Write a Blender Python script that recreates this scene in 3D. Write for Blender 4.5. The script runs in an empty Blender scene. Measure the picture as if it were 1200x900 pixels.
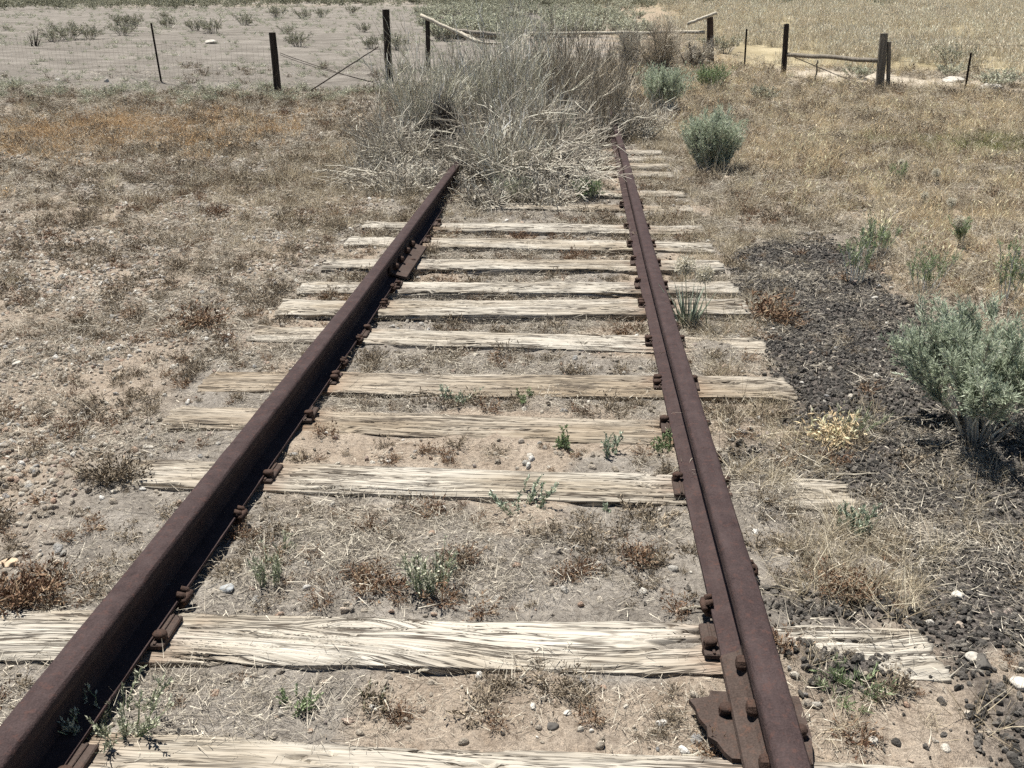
import bpy, math, random
import numpy as np
random.seed(7); rng = np.random.default_rng(11)
PI = math.pi
scene = bpy.context.scene
COL = scene.collection

# ------------------------------------------------------------------ camera model (metres, X right, Y along the track)
F_PX, PITCH, YAW, ROLL, CAMX, CAMZ = 1130.0, 0.371034, 0.067546, 0.001278, 0.321415, 1.448656
cyw, syw = math.cos(YAW), math.sin(YAW)
FWD = np.array([-syw*math.cos(PITCH), cyw*math.cos(PITCH), -math.sin(PITCH)])
R0 = np.array([cyw, syw, 0.0]); U0 = np.cross(R0, FWD)
RGT = math.cos(ROLL)*R0 + math.sin(ROLL)*U0; UPV = -math.sin(ROLL)*R0 + math.cos(ROLL)*U0
CAM = np.array([CAMX, 0.0, CAMZ])

# ------------------------------------------------------------------ noise
def _h(ix, iy, seed):
    h = (ix.astype(np.int64)*374761393 + iy.astype(np.int64)*668265263 + seed*1274126177) & 0xFFFFFFFF
    h = ((h ^ (h >> 13))*1274126177) & 0xFFFFFFFF
    h = h ^ (h >> 16)
    return (h & 0xFFFFFF)/float(0xFFFFFF)
def vnoise(x, y, seed=0):
    x = np.asarray(x, float); y = np.asarray(y, float)
    ix, iy = np.floor(x), np.floor(y); fx, fy = x-ix, y-iy
    ux, uy = fx*fx*fx*(fx*(fx*6-15)+10), fy*fy*fy*(fy*(fy*6-15)+10)
    a, b, c, d = _h(ix, iy, seed), _h(ix+1, iy, seed), _h(ix, iy+1, seed), _h(ix+1, iy+1, seed)
    return (a+(b-a)*ux)*(1-uy) + (c+(d-c)*ux)*uy
def fbm(x, y, seed=0, oct=4, gain=.5):
    s, a, t = 0, 1, 0
    for i in range(oct):
        s = s + a*(vnoise(x*2**i+17.3*i, y*2**i-9.1*i, seed+i*7)-.5); t += a; a *= gain
    return s/t*2
def sstep(a, b, x):
    t = np.clip((np.asarray(x, float)-a)/(b-a), 0, 1); return t*t*(3-2*t)

# ------------------------------------------------------------------ terrain
def rise(y):
    k = 3.0; t = (np.asarray(y, float)-15.0)/k
    return 0.023*k*np.where(t > 30, t, np.log1p(np.exp(np.minimum(t, 30))))
def trackz(y): return rise(y)
BUMPS = [(.92, 2.82, .11, .16, .05), (.93, 3.3, .14, .17, .045), (.93, 1.93, .14, .06, .045), (.86, 2.0, .06, .2, .02), (-.85, 3.0, .2, .2, .02),
         (0.1, 2.42, .6, .16, .018), (-.98, 3.68, .16, .1, .015), (.93, 4.3, .1, .12, .03),
         (-1.22, 2.8, .12, .12, .03), (.0, 7.6, .5, .1, .02), (.95, 7.7, .3, .2, .03), (.98, 8.3, .2, .2, .02), (-.9, 7.6, .5, .4, .05)]
def zt(x, y):
    x = np.asarray(x, float); y = np.asarray(y, float)
    z = rise(y)
    ax = np.abs(x)
    z = z - .019 - .018*sstep(4.2, 4.6, y)*sstep(3, 1.5, ax)
    near = sstep(40, 15, y)
    z = z - .16*sstep(1.5, 5, ax)*near
    z = z + .10*fbm(x/5.2, y/5.2, 3, 3)*sstep(1.4, 5, ax)*near
    z = z + .035*fbm(x/1.1, y/1.1, 5, 3)*(.35+.65*sstep(.9, 2.2, ax))
    z = z + .016*fbm(x/.22, y/.22, 9, 3)
    z = z + .008*fbm(x/.06, y/.06, 21, 2)*sstep(14, 7, y) + .02*np.abs(fbm(x/.14, y/.14, 23, 2))*sstep(-1.1, -1.7, x)*sstep(16, 9, y)
    z = z + .10*fbm(x/1.6, y/1.3, 25, 4)*sstep(17, 20, y)*near
    z = z + 1.2*fbm(x/90, y/90, 31, 2)*sstep(60, 200, y)
    for bx, by, rx, ry, dz in BUMPS:
        z = z + dz*np.exp(-((x-bx)/rx)**2-((y-by)/ry)**2)
    return z
def G(px, py, z=None):
    """ground point seen at a photograph pixel"""
    d = FWD + (px-600)/F_PX*RGT - (py-450)/F_PX*UPV
    if z is not None:
        return CAM + (z-CAMZ)/d[2]*d
    lo = 1.0; t = lo
    while t < 900:
        p = CAM + t*d
        if p[2] <= float(zt(p[0], p[1])): break
        t *= 1.01
    a, b = t/1.01, t
    for _ in range(18):
        m = (a+b)/2; p = CAM+m*d
        if p[2] <= float(zt(p[0], p[1])): b = m
        else: a = m
    return CAM + b*d
def at_depth(px, py, Y):
    d = FWD + (px-600)/F_PX*RGT - (py-450)/F_PX*UPV
    return CAM + Y/d[1]*d
def ppm(P):                       # photo pixels per metre at a point
    return F_PX/float((np.asarray(P)-CAM)@FWD)

# ------------------------------------------------------------------ zones
def cinder(x, y):
    xc = np.interp(y, [1, 3, 4, 6.3, 7.2], [1.72, 1.75, 1.62, 1.85, 2.0]); hw = np.interp(y, [1, 3, 4, 6.3, 7.0], [.48, .55, .44, .46, .1])
    d = np.abs(x-xc)/hw + .55*fbm(x/.45, y/.45, 41, 4) + .5*sstep(-.1, .5, fbm(x/.3+5, y/.22, 43, 3))*sstep(3.6, 2.8, y)
    b = np.exp(-((x-1.0)/.16)**2-((y-1.93)/.07)**2)+np.exp(-((x-1.05)/.3)**2-((y-2.2)/.07)**2)+.8*np.exp(-((x-.95)/.12)**2-((y-3.05)/.1)**2)
    return np.clip(sstep(1.1, .75, d)*sstep(7.2, 6.4, y)+b, 0, 1)
def bare(x, y):                  # bare tan soil inside the track and on the left
    return sstep(.0, .45, fbm(x/.55+3, y/.55, 53, 3) + .35*sstep(.2, .7, x)*sstep(3.0, 2.3, y)*(x < .75))
def rusty(x, y):                 # red brown dried forbs
    n = fbm(x/.8+9, y/.8, 61, 3)
    a = sstep(.2, .55, n)*.8
    b = np.exp(-((x-1.28)/.3)**2-((y-5.0)/1.3)**2)*1.3
    b2 = np.exp(-((x-1.5)/.45)**2-((y-7.6)/1.2)**2)*1.0
    return np.clip(np.maximum(a, np.maximum(b, b2)), 0, 1)
def orange(x, y):
    return np.clip(np.exp(-((x+6.2)/2.3)**2-((y-13.2)/1.9)**2)*1.5*(.25+1.2*vnoise(x/.7, y/.7, 5)), 0, 1)
def playa(x, y):
    fy = 18.6 + .9*fbm(x/3, y/3, 71, 3)
    return sstep(fy, fy+1.2, y)*sstep(-.8, -3.2, x+1.5*fbm(x/4, y/4, 75, 3)-.03*(y-20))*sstep(95, 75, y)
def straw_zone(x, y):            # dry grass on the right
    return sstep(1.9, 3.0, x+.8*fbm(x/1.3, y/1.3, 81, 3)+.16*(np.minimum(y, 12)-5))
def field(x, y):
    fy = 25.0 - .35*(x-4) + 1.2*fbm(x/2.5, y/2.5, 91, 3)
    return sstep(fy, fy+2.0, y)*sstep(2.5, 5.5, x-.05*(y-25)+1.5*fbm(x/5, y/5, 93, 2))
def sandstrip(x, y):
    fy = 24.0 - .35*(x-4)
    return np.exp(-((y-fy+.4)/1.9)**2)*sstep(2.8, 5.5, x)*sstep(.25, .55, vnoise(x/1.3, y/.6, 97)+.12)

# ------------------------------------------------------------------ mesh helpers
def tag(o, label=None, cat=None, group=None, kind=None):
    if label: o['label'] = label
    if cat: o['category'] = cat
    if group: o['group'] = group
    if kind: o['kind'] = kind
    return o
def mesh(name, V, Q=None, T=None, mats=(), attrs=None, smooth=False, N=None):
    me = bpy.data.meshes.new(name)
    V = np.asarray(V, np.float32).reshape(-1, 3)
    Q = np.zeros((0, 4), np.int32) if Q is None else np.asarray(Q, np.int32).reshape(-1, 4)
    T = np.zeros((0, 3), np.int32) if T is None else np.asarray(T, np.int32).reshape(-1, 3)
    N = N or []
    me.vertices.add(len(V)); me.vertices.foreach_set('co', V.ravel())
    idx = np.concatenate([Q.ravel(), T.ravel()] + [np.asarray(n, np.int32) for n in N]).astype(np.int32)
    tot = np.concatenate([np.full(len(Q), 4), np.full(len(T), 3), np.array([len(n) for n in N], int)]).astype(np.int32)
    if len(tot):
        st = np.concatenate([[0], np.cumsum(tot)[:-1]]).astype(np.int32)
        me.loops.add(len(idx)); me.loops.foreach_set('vertex_index', idx)
        me.polygons.add(len(tot)); me.polygons.foreach_set('loop_start', st); me.polygons.foreach_set('loop_total', tot)
    for k, a in (attrs or {}).items():
        a = np.asarray(a)
        if a.ndim == 2:
            at = me.attributes.new(k, 'FLOAT_VECTOR', 'POINT'); at.data.foreach_set('vector', a.astype(np.float32).ravel())
        elif a.dtype.kind == 'i':
            at = me.attributes.new(k, 'INT', 'POINT'); at.data.foreach_set('value', a.astype(np.int32))
        else:
            at = me.attributes.new(k, 'FLOAT', 'POINT'); at.data.foreach_set('value', a.astype(np.float32))
    for m in mats: me.materials.append(m)
    me.update(calc_edges=True)
    if len(tot):
        me.polygons.foreach_set('use_smooth', np.full(len(tot), bool(smooth)))
    me.validate()
    return me
def obj(name, me, parent=None, loc=(0, 0, 0), rot=(0, 0, 0)):
    o = bpy.data.objects.new(name, me); COL.objects.link(o)
    o.location = loc; o.rotation_euler = rot
    if parent: o.parent = parent
    return o
class MB:                        # collects pieces into one mesh
    def __init__(s): s.V = []; s.Q = []; s.T = []; s.N = []; s.n = 0; s.t = []
    def add(s, V, Q=None, T=None, N=None, tone=None):
        V = np.asarray(V, float).reshape(-1, 3)
        if Q is not None and len(Q): s.Q.append(np.asarray(Q, int).reshape(-1, 4)+s.n)
        if T is not None and len(T): s.T.append(np.asarray(T, int).reshape(-1, 3)+s.n)
        for f in (N or []): s.N.append([i+s.n for i in f])
        s.V.append(V); s.n += len(V)
        s.t.append(np.full(len(V), .5) if tone is None else np.broadcast_to(np.asarray(tone, float), (len(V),)))
        return s
    def make(s, name, mats, smooth=False, extra=None):
        at = {'tone': np.concatenate(s.t)}
        return mesh(name, np.concatenate(s.V), np.concatenate(s.Q) if s.Q else None, np.concatenate(s.T) if s.T else None, mats, at, smooth, s.N)
def tubes(P, R, sides=3, cap=True):
    """P (n,K,3) polylines, R (n,K) radii"""
    P = np.asarray(P, float); R = np.asarray(R, float); n, K, _ = P.shape
    Tn = np.gradient(P, axis=1); Tn /= np.linalg.norm(Tn, axis=2, keepdims=True)+1e-9
    ref = np.where(np.abs(Tn[:, :1, 2:3]) > .9, np.array([1., 0, 0]), np.array([0, 0, 1.]))
    ref = np.broadcast_to(ref, Tn.shape)
    A = np.cross(Tn, ref); A /= np.linalg.norm(A, axis=2, keepdims=True)+1e-9
    B = np.cross(Tn, A)
    an = np.arange(sides)/sides*2*PI
    V = P[:, :, None, :] + R[:, :, None, None]*(np.cos(an)[None, None, :, None]*A[:, :, None, :]+np.sin(an)[None, None, :, None]*B[:, :, None, :])
    i, k, j = np.meshgrid(np.arange(n), np.arange(K-1), np.arange(sides), indexing='ij')
    b = i*K*sides + k*sides; j2 = (j+1) % sides
    Q = np.stack([b+j, b+j2, b+sides+j2, b+sides+j], -1).reshape(-1, 4)
    N = []
    if cap and n < 400:
        for q in range(n):
            N.append([q*K*sides+jj for jj in range(sides)][::-1]); N.append([q*K*sides+(K-1)*sides+jj for jj in range(sides)])
    return V.reshape(-1, 3), Q, N
def add_tubes(mb, P, R, sides=3, tone=None):
    V, Q, N = tubes(P, R, sides); n, K = np.asarray(R).shape
    t = None if tone is None else np.repeat(np.broadcast_to(np.asarray(tone, float), (n,)), K*sides)
    mb.add(V, Q, None, N, t)
def line(mb, a, b, r, K=6, sag=0., wob=0., sides=6, r2=None, tone=None):
    a, b = np.asarray(a, float), np.asarray(b, float); t = np.linspace(0, 1, K)[:, None]
    P = a+(b-a)*t; P[:, 2] -= sag*4*(t*(1-t))[:, 0]
    if wob: P[1:-1] += rng.normal(0, wob, (K-2, 3))
    R = np.linspace(r, r if r2 is None else r2, K)
    add_tubes(mb, P[None], R[None], sides, tone)
def blades(base, dirs, L, W, bend, K=3, tone=None):
    """flat tapering blades. base (n,3), dirs (n,3)"""
    n = len(base); t = np.linspace(0, 1, K+1)
    d = dirs/np.linalg.norm(dirs, axis=1, keepdims=True)
    P = base[:, None, :] + d[:, None, :]*(L[:, None]*t)[:, :, None]
    side = rng.normal(size=(n, 3)); side = np.cross(d, side); side /= np.linalg.norm(side, axis=1, keepdims=True)+1e-9
    bd = np.cross(side, d)*np.sign(rng.normal(size=(n, 1)))
    P = P + bd[:, None, :]*((bend*L)[:, None]*t**2)[:, :, None]
    w = W[:, None]*(1-.85*t)[None, :]
    Lf = P-side[:, None, :]*w[:, :, None]/2; Rt = P+side[:, None, :]*w[:, :, None]/2
    V = np.stack([Lf, Rt], 2).reshape(-1, 3)
    i, k = np.meshgrid(np.arange(n), np.arange(K), indexing='ij'); b = (i*(K+1)+k)*2
    Q = np.stack([b, b+1, b+3, b+2], -1).reshape(-1, 4)
    tn = np.repeat(rng.random(n) if tone is None else np.broadcast_to(tone, (n,)), 2*(K+1))
    return V, Q, tn
def leaf_quads(pos, d, L, W):
    n = len(pos); d = d/(np.linalg.norm(d, axis=1, keepdims=True)+1e-9)
    s = np.cross(d, rng.normal(size=(n, 3))); s /= np.linalg.norm(s, axis=1, keepdims=True)+1e-9
    u = np.cross(s, d)
    m = pos+d*(L*.5)[:, None]+u*(L*.08)[:, None]
    V = np.stack([pos, m+s*(W/2)[:, None], pos+d*L[:, None], m-s*(W/2)[:, None]], 1).reshape(-1, 3)
    Q = np.arange(4*n).reshape(n, 4)
    return V, Q
def rock(seed, sub=2, flat=.6, rough=.35):
    import bmesh
    bm = bmesh.new(); bmesh.ops.create_icosphere(bm, subdivisions=sub, radius=1)
    V = np.array([v.co[:] for v in bm.verts]); T = np.array([[v.index for v in f.verts] for f in bm.faces]); bm.free()
    r = np.random.default_rng(seed)
    for _ in range(7):                                   # chop facets
        nrm = r.normal(size=3); nrm /= np.linalg.norm(nrm); dcut = r.uniform(.55, .9); e = V@nrm
        V = V-np.maximum(e-dcut, 0)[:, None]*nrm
    V *= 1+rough*.25*(fbm(V[:, 0]*1.7+seed, V[:, 1]*1.7+V[:, 2]*2.1, seed, 3))[:, None]
    V *= np.array([r.uniform(.8, 1.25), r.uniform(.7, 1.0), flat*r.uniform(.8, 1.2)])
    return V, T

# ------------------------------------------------------------------ materials
def new_mat(name):
    m = bpy.data.materials.new(name); m.use_nodes = True
    nt = m.node_tree; b = nt.nodes['Principled BSDF']; b.inputs['Specular IOR Level'].default_value = .25
    return m, nt, b
class NT:
    def __init__(s, nt): s.nt = nt
    def n(s, t, **k):
        x = s.nt.nodes.new(t)
        for a, v in k.items(): setattr(x, a, v)
        return x
    def l(s, a, b): s.nt.links.new(a, b)
    def attr(s, name): x = s.n('ShaderNodeAttribute'); x.attribute_name = name; return x
    def noise(s, vec, scale, detail=4, rough=.55, dist=0.):
        x = s.n('ShaderNodeTexNoise'); x.inputs['Scale'].default_value = scale; x.inputs['Detail'].default_value = detail
        x.inputs['Roughness'].default_value = rough; x.inputs['Distortion'].default_value = dist
        if vec is not None: s.l(vec, x.inputs['Vector'])
        return x.outputs['Fac']
    def ramp(s, fac, stops, interp='LINEAR'):
        x = s.n('ShaderNodeValToRGB'); x.color_ramp.interpolation = interp
        e = x.color_ramp.elements
        while len(e) < len(stops): e.new(.5)
        for el, (p, c) in zip(e, stops):
            el.position = p; el.color = (*c, 1) if len(c) == 3 else c
        s.l(fac, x.inputs['Fac']); return x.outputs['Color']
    def mix(s, f, a, b, mode='MIX'):
        x = s.n('ShaderNodeMix', data_type='RGBA', blend_type=mode)
        for i, v in ((0, f), (6, a), (7, b)):
            if hasattr(v, 'node'): s.l(v, x.inputs[i])
            else: x.inputs[i].default_value = v if i == 0 else (*v, 1)
        return x.outputs[2]
    def math(s, op, a, b=0., c=None):
        x = s.n('ShaderNodeMath', operation=op)
        for i, v in enumerate((a, b) if c is None else (a, b, c)):
            if hasattr(v, 'node'): s.l(v, x.inputs[i])
            else: x.inputs[i].default_value = v
        return x.outputs[0]
    def mapping(s, vec, sc, loc=(0, 0, 0)):
        x = s.n('ShaderNodeMapping'); x.inputs['Scale'].default_value = sc; x.inputs['Location'].default_value = loc
        s.l(vec, x.inputs['Vector']); return x.outputs[0]
    def bump(s, h, strength, dist, bsdf):
        x = s.n('ShaderNodeBump'); x.inputs['Strength'].default_value = strength; x.inputs['Distance'].default_value = dist
        s.l(h, x.inputs['Height']); s.l(x.outputs[0], bsdf.inputs['Normal']); return x
GREY = (.5, .5, .5)
def plant_mat(name, stops, rough=.75, transl=0.0, jitter=.35):
    m, nt, b = new_mat(name); N = NT(nt)
    oi = N.n('ShaderNodeObjectInfo'); at = N.attr('tone')
    f = N.math('ADD', at.outputs['Fac'], N.math('MULTIPLY', N.math('SUBTRACT', oi.outputs['Random'], .5), jitter))
    c = N.ramp(f, stops); N.l(c, b.inputs['Base Color']); b.inputs['Roughness'].default_value = rough
    b.inputs['Specular IOR Level'].default_value = .2
    if transl:
        t = N.n('ShaderNodeBsdfTranslucent'); N.l(c, t.inputs['Color'])
        mx = N.n('ShaderNodeMixShader'); mx.inputs[0].default_value = transl
        out = nt.nodes['Material Output']; N.l(b.outputs[0], mx.inputs[1]); N.l(t.outputs[0], mx.inputs[2]); N.l(mx.outputs[0], out.inputs['Surface'])
    return m
M = {}
M['litter'] = plant_mat('dry_litter', [(0, (0.165, 0.138, 0.107)), (.3, (0.320, 0.283, 0.226)), (.65, (0.474, 0.427, 0.344)), (1, (0.690, 0.638, 0.523))])
M['greyforb'] = plant_mat('grey_brown_forb', [(0, (0.098, 0.078, 0.055)), (.4, (0.197, 0.159, 0.114)), (.75, (0.305, 0.251, 0.179)), (1, (0.443, 0.370, 0.271))])
M['rustforb'] = plant_mat('red_brown_forb', [(0, (0.089, 0.048, 0.032)), (.4, (0.180, 0.109, 0.068)), (.75, (0.281, 0.188, 0.118)), (1, (0.384, 0.289, 0.190))])
M['straw'] = plant_mat('straw_grass', [(0, (0.262, 0.212, 0.141)), (.4, (0.439, 0.368, 0.257)), (.75, (0.594, 0.524, 0.383)), (1, (0.750, 0.680, 0.519))], transl=.15)
M['tanstraw'] = plant_mat('tan_grass', [(0, (0.344, 0.254, 0.155)), (.4, (0.580, 0.451, 0.279)), (.75, (0.769, 0.625, 0.401)), (1, (0.850, 0.839, 0.568))], transl=.15)
M['orangegrass'] = plant_mat('orange_grass', [(0, (0.282, 0.182, 0.104)), (.4, (0.509, 0.347, 0.190)), (.75, (0.656, 0.464, 0.267)), (1, (0.795, 0.624, 0.381))], transl=.1)
M['fieldgrass'] = plant_mat('field_grass', [(0, (0.254, 0.226, 0.154)), (.35, (0.478, 0.412, 0.298)), (.7, (0.694, 0.606, 0.461)), (1, (0.833, 0.813, 0.650))], transl=.15)
M['greengrass'] = plant_mat('green_grass', [(0, (0.118, 0.126, 0.041)), (.4, (0.197, 0.224, 0.069)), (.75, (0.288, 0.311, 0.119)), (1, (0.432, 0.428, 0.193))], transl=.15)
M['sage'] = plant_mat('sage_leaf', [(0, (0.193, 0.230, 0.165)), (.4, (0.338, 0.392, 0.292)), (.75, (0.497, 0.566, 0.437)), (1, (0.695, 0.756, 0.615))], transl=.15, jitter=.15)
M['sagelight'] = plant_mat('pale_sage_leaf', [(0, (0.245, 0.283, 0.201)), (.4, (0.409, 0.463, 0.338)), (.75, (0.555, 0.622, 0.471)), (1, (0.815, 0.850, 0.708))], transl=.35, jitter=.1)
M['greysage'] = plant_mat('grey_sage_leaf', [(0, (0.239, 0.243, 0.179)), (.4, (0.407, 0.415, 0.311)), (.75, (0.576, 0.587, 0.442)), (1, (0.791, 0.784, 0.618))], transl=.1, jitter=.2)
M['darksage'] = plant_mat('dark_sage_leaf', [(0, (0.137, 0.142, 0.096)), (.4, (0.272, 0.272, 0.192)), (.75, (0.407, 0.407, 0.298)), (1, (0.599, 0.582, 0.455))], transl=.1, jitter=.3)
M['weed'] = plant_mat('weed_leaf', [(0, (0.131, 0.183, 0.091)), (.4, (0.239, 0.309, 0.158)), (.75, (0.358, 0.438, 0.245)), (1, (0.569, 0.631, 0.428))], transl=.2, jitter=.15)
M['wand'] = plant_mat('dry_wand', [(0, (0.284, 0.252, 0.202)), (.35, (0.525, 0.479, 0.381)), (.7, (0.755, 0.739, 0.592)), (1, (0.755, 0.748, 0.733))], jitter=.1)
M['greenwand'] = plant_mat('green_wand', [(0, (0.363, 0.348, 0.264)), (.4, (0.607, 0.581, 0.444)), (.75, (0.755, 0.748, 0.635)), (1, (0.755, 0.748, 0.733))], jitter=.1)
M['deadwood'] = plant_mat('dead_branch', [(0, (0.147, 0.130, 0.109)), (.35, (0.325, 0.294, 0.242)), (.7, (0.549, 0.502, 0.416)), (1, (0.755, 0.732, 0.613))], jitter=.1)
M['brownwand'] = plant_mat('brown_grey_twig', [(0, (0.157, 0.133, 0.104)), (.35, (0.317, 0.276, 0.217)), (.7, (0.492, 0.437, 0.348)), (1, (0.683, 0.622, 0.500))], jitter=.1)
M['bark'] = plant_mat('dark_bark', [(0, (.04, .034, .028)), (.5, (.085, .072, .06)), (1, (.17, .15, .125))], jitter=.1)  # trunk bark; also paints shade onto the stems in the brush hollow
M['puff'] = plant_mat('seed_head', [(0, (.45, .41, .31)), (1, (.70, .66, .54))], transl=.3, jitter=.1)

def wood_tie():
    m, nt, b = new_mat('weathered_tie_wood'); N = NT(nt)
    g = N.attr('grain').outputs['Vector']; oi = N.n('ShaderNodeObjectInfo')
    a = N.noise(N.mapping(g, (1.3, 46, 1)), 1, 5, .62)
    b2 = N.noise(N.mapping(g, (5, 210, 1)), 1, 4, .6)
    c3 = N.noise(N.mapping(g, (1.2, 3.5, 1)), 1, 5, .6)
    f = N.math('ADD', N.math('MULTIPLY', a, .55), N.math('MULTIPLY', b2, .45))
    col = N.ramp(f, [(.28, (.13, .112, .09)), (.41, (.31, .282, .235)), (.52, (.43, .40, .342)), (.66, (.55, .52, .455))])
    tan = N.ramp(f, [(.27, (.10, .075, .05)), (.42, (.225, .18, .13)), (.52, (.315, .262, .195)), (.68, (.41, .35, .27))])
    col = N.mix(N.attr('tan').outputs['Fac'], col, tan)
    col = N.mix(N.ramp(c3, [(.44, (0, 0, 0)), (.62, (.8, .8, .8))]), col, N.mix(1.0, col, (.70, .64, .56), 'MULTIPLY'))
    st = N.math('MULTIPLY', N.attr('stain').outputs['Fac'], N.noise(g, 9, 4, .6))
    col = N.mix(st, col, (.17, .085, .045))
    k1 = N.math('ABSOLUTE', N.math('SUBTRACT', N.noise(N.mapping(g, (1.6, 34, 1), (5, 3, 0)), 1, 3, .55), .5))
    k2 = N.math('ABSOLUTE', N.math('SUBTRACT', N.noise(N.mapping(g, (3.2, 85, 1), (9, 1, 0)), 1, 3, .55), .5))
    gt = N.noise(N.mapping(g, (2.0, 11, 1), (2, 7, 0)), 1, 2, .5)
    cr = N.math('MULTIPLY', N.math('MAXIMUM', N.math('SUBTRACT', 1.0, N.math('MULTIPLY', k1, 46)), N.math('SUBTRACT', .8, N.math('MULTIPLY', k2, 30))), N.math('MULTIPLY', N.math('SUBTRACT', gt, .33), 6.0))
    crn = N.n('ShaderNodeClamp'); N.l(cr, crn.inputs[0]); cr = crn.outputs[0]
    col = N.mix(N.math('MULTIPLY', cr, .95), col, (.06, .047, .035))
    N.l(col, b.inputs['Base Color']); b.inputs['Roughness'].default_value = .85
    N.bump(N.math('SUBTRACT', N.math('MULTIPLY', f, .6), N.math('MULTIPLY', cr, .9)), .75, .007, b)
    return m
M['tie'] = wood_tie()
def rust(name, c0, c1, c2, sc=1.0, rough=.78, spec=.12):
    m, nt, b = new_mat(name); N = NT(nt)
    g = N.n('ShaderNodeNewGeometry').outputs['Position']
    a = N.noise(g, 14*sc, 6, .65); f = N.noise(g, 240*sc, 3, .6); s = N.noise(N.mapping(g, (30, 3, 30)), 1, 4, .6)
    col = N.ramp(a, [(.3, c0), (.5, c1), (.72, c2)])
    col = N.mix(.5, col, N.ramp(f, [(.3, tuple(x*.45 for x in c1)), (.5, c1), (.72, tuple(min(1, x*1.7) for x in c1))]))
    col = N.mix(N.ramp(s, [(.5, (0, 0, 0)), (.7, (.35, .35, .35))]), col, c2)
    N.l(col, b.inputs['Base Color']); b.inputs['Roughness'].default_value = rough; b.inputs['Metallic'].default_value = .0
    b.inputs['Specular IOR Level'].default_value = spec
    o = N.noise(g, 55*sc, 4, .7)
    col = N.mix(N.ramp(o, [(.54, (0, 0, 0)), (.68, (.45, .45, .45))]), col, tuple(min(1, v) for v in (c2[0]*1.35, c2[1]*.92, c2[2]*.75)))
    col = N.mix(N.ramp(N.noise(g, 26*sc, 5, .7), [(.58, (0, 0, 0)), (.72, (.6, .6, .6))]), col, tuple(v*.5 for v in c0))
    N.l(col, b.inputs['Base Color'])
    h = N.math('ADD', N.math('ADD', N.math('MULTIPLY', a, .6), f), o); N.bump(h, .75, .0028, b)
    return m
M['rail'] = rust('rusty_rail', (.030, .020, .020), (.046, .032, .031), (.074, .054, .052))
M['plate'] = rust('rusty_plate', (.042, .030, .025), (.062, .046, .039), (.092, .072, .062))
M['spike'] = rust('rusty_spike', (.035, .022, .018), (.055, .036, .029), (.09, .058, .044))
def post_wood(name, stops):
    m, nt, b = new_mat(name); N = NT(nt)
    tc = N.n('ShaderNodeTexCoord').outputs['Object']
    a = N.noise(N.mapping(tc, (26, 26, 1.6)), 1, 5, .6); c = N.noise(N.mapping(tc, (90, 90, 5)), 1, 3, .6)
    f = N.math('ADD', N.math('MULTIPLY', a, .6), N.math('MULTIPLY', c, .4))
    N.l(N.ramp(f, stops), b.inputs['Base Color']); b.inputs['Roughness'].default_value = .85
    N.bump(f, .8, .012, b); return m
M['darkpost'] = post_wood('creosote_post', [(.3, (.012, .009, .007)), (.5, (.03, .023, .018)), (.64, (.09, .072, .058)), (.76, (.17, .145, .12))])
M['greypost'] = post_wood('grey_post', [(.3, (.07, .06, .045)), (.5, (.17, .15, .12)), (.7, (.30, .27, .22))])
M['brownpost'] = post_wood('brown_post', [(.3, (.03, .02, .014)), (.5, (.065, .043, .031)), (.7, (.12, .085, .064))])
M['palepole'] = post_wood('pale_pole', [(.3, (.25, .22, .17)), (.5, (.44, .40, .32)), (.7, (.60, .56, .47))])
M['greypole'] = post_wood('grey_pole', [(.3, (.12, .105, .085)), (.5, (.23, .205, .17)), (.7, (.36, .33, .28))])
M['tpost'] = rust('dark_steel_post', (.018, .014, .012), (.03, .024, .02), (.05, .04, .032))
M['wire'] = rust('dull_wire', (.08, .07, .06), (.13, .115, .10), (.2, .18, .16))
def stone_mat(name, stops, sc=1, jit=1.0):
    m, nt, b = new_mat(name); N = NT(nt)
    oi = N.n('ShaderNodeObjectInfo'); tc = N.n('ShaderNodeTexCoord').outputs['Object']
    col = N.ramp(oi.outputs['Random'], stops)
    n = N.noise(tc, 2.5*sc, 5, .65)
    col = N.mix(1.0, col, N.ramp(n, [(.3, (.62, .62, .62)), (.5, (.95, .95, .95)), (.7, (1.0, 1.0, 1.0))]), 'MULTIPLY')
    N.l(col, b.inputs['Base Color']); b.inputs['Roughness'].default_value = .8
    N.bump(n, .5, .3, b); return m
M['pebble'] = stone_mat('pebble', [(0, (.26, .225, .18)), (.2, (.44, .385, .31)), (.4, (.34, .30, .25)), (.55, (.54, .485, .40)), (.68, (.46, .32, .235)), (.76, (.30, .30, .295)), (.86, (.60, .55, .46)), (.95, (.72, .69, .62)), (1, (.78, .76, .71))])
M['cinder'] = stone_mat('cinder_rock', [(0, (.046, .043, .039)), (.4, (.088, .081, .072)), (.75, (.14, .129, .115)), (1, (.24, .22, .19))])
M['whitestone'] = stone_mat('white_stone', [(0, (.48, .45, .39)), (1, (.56, .53, .47))])
M['bluestone'] = stone_mat('blue_grey_stone', [(0, (.36, .38, .39)), (1, (.42, .44, .45))])
M['tanstone'] = stone_mat('tan_stone', [(0, (.48, .36, .24)), (1, (.58, .46, .33))])

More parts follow.
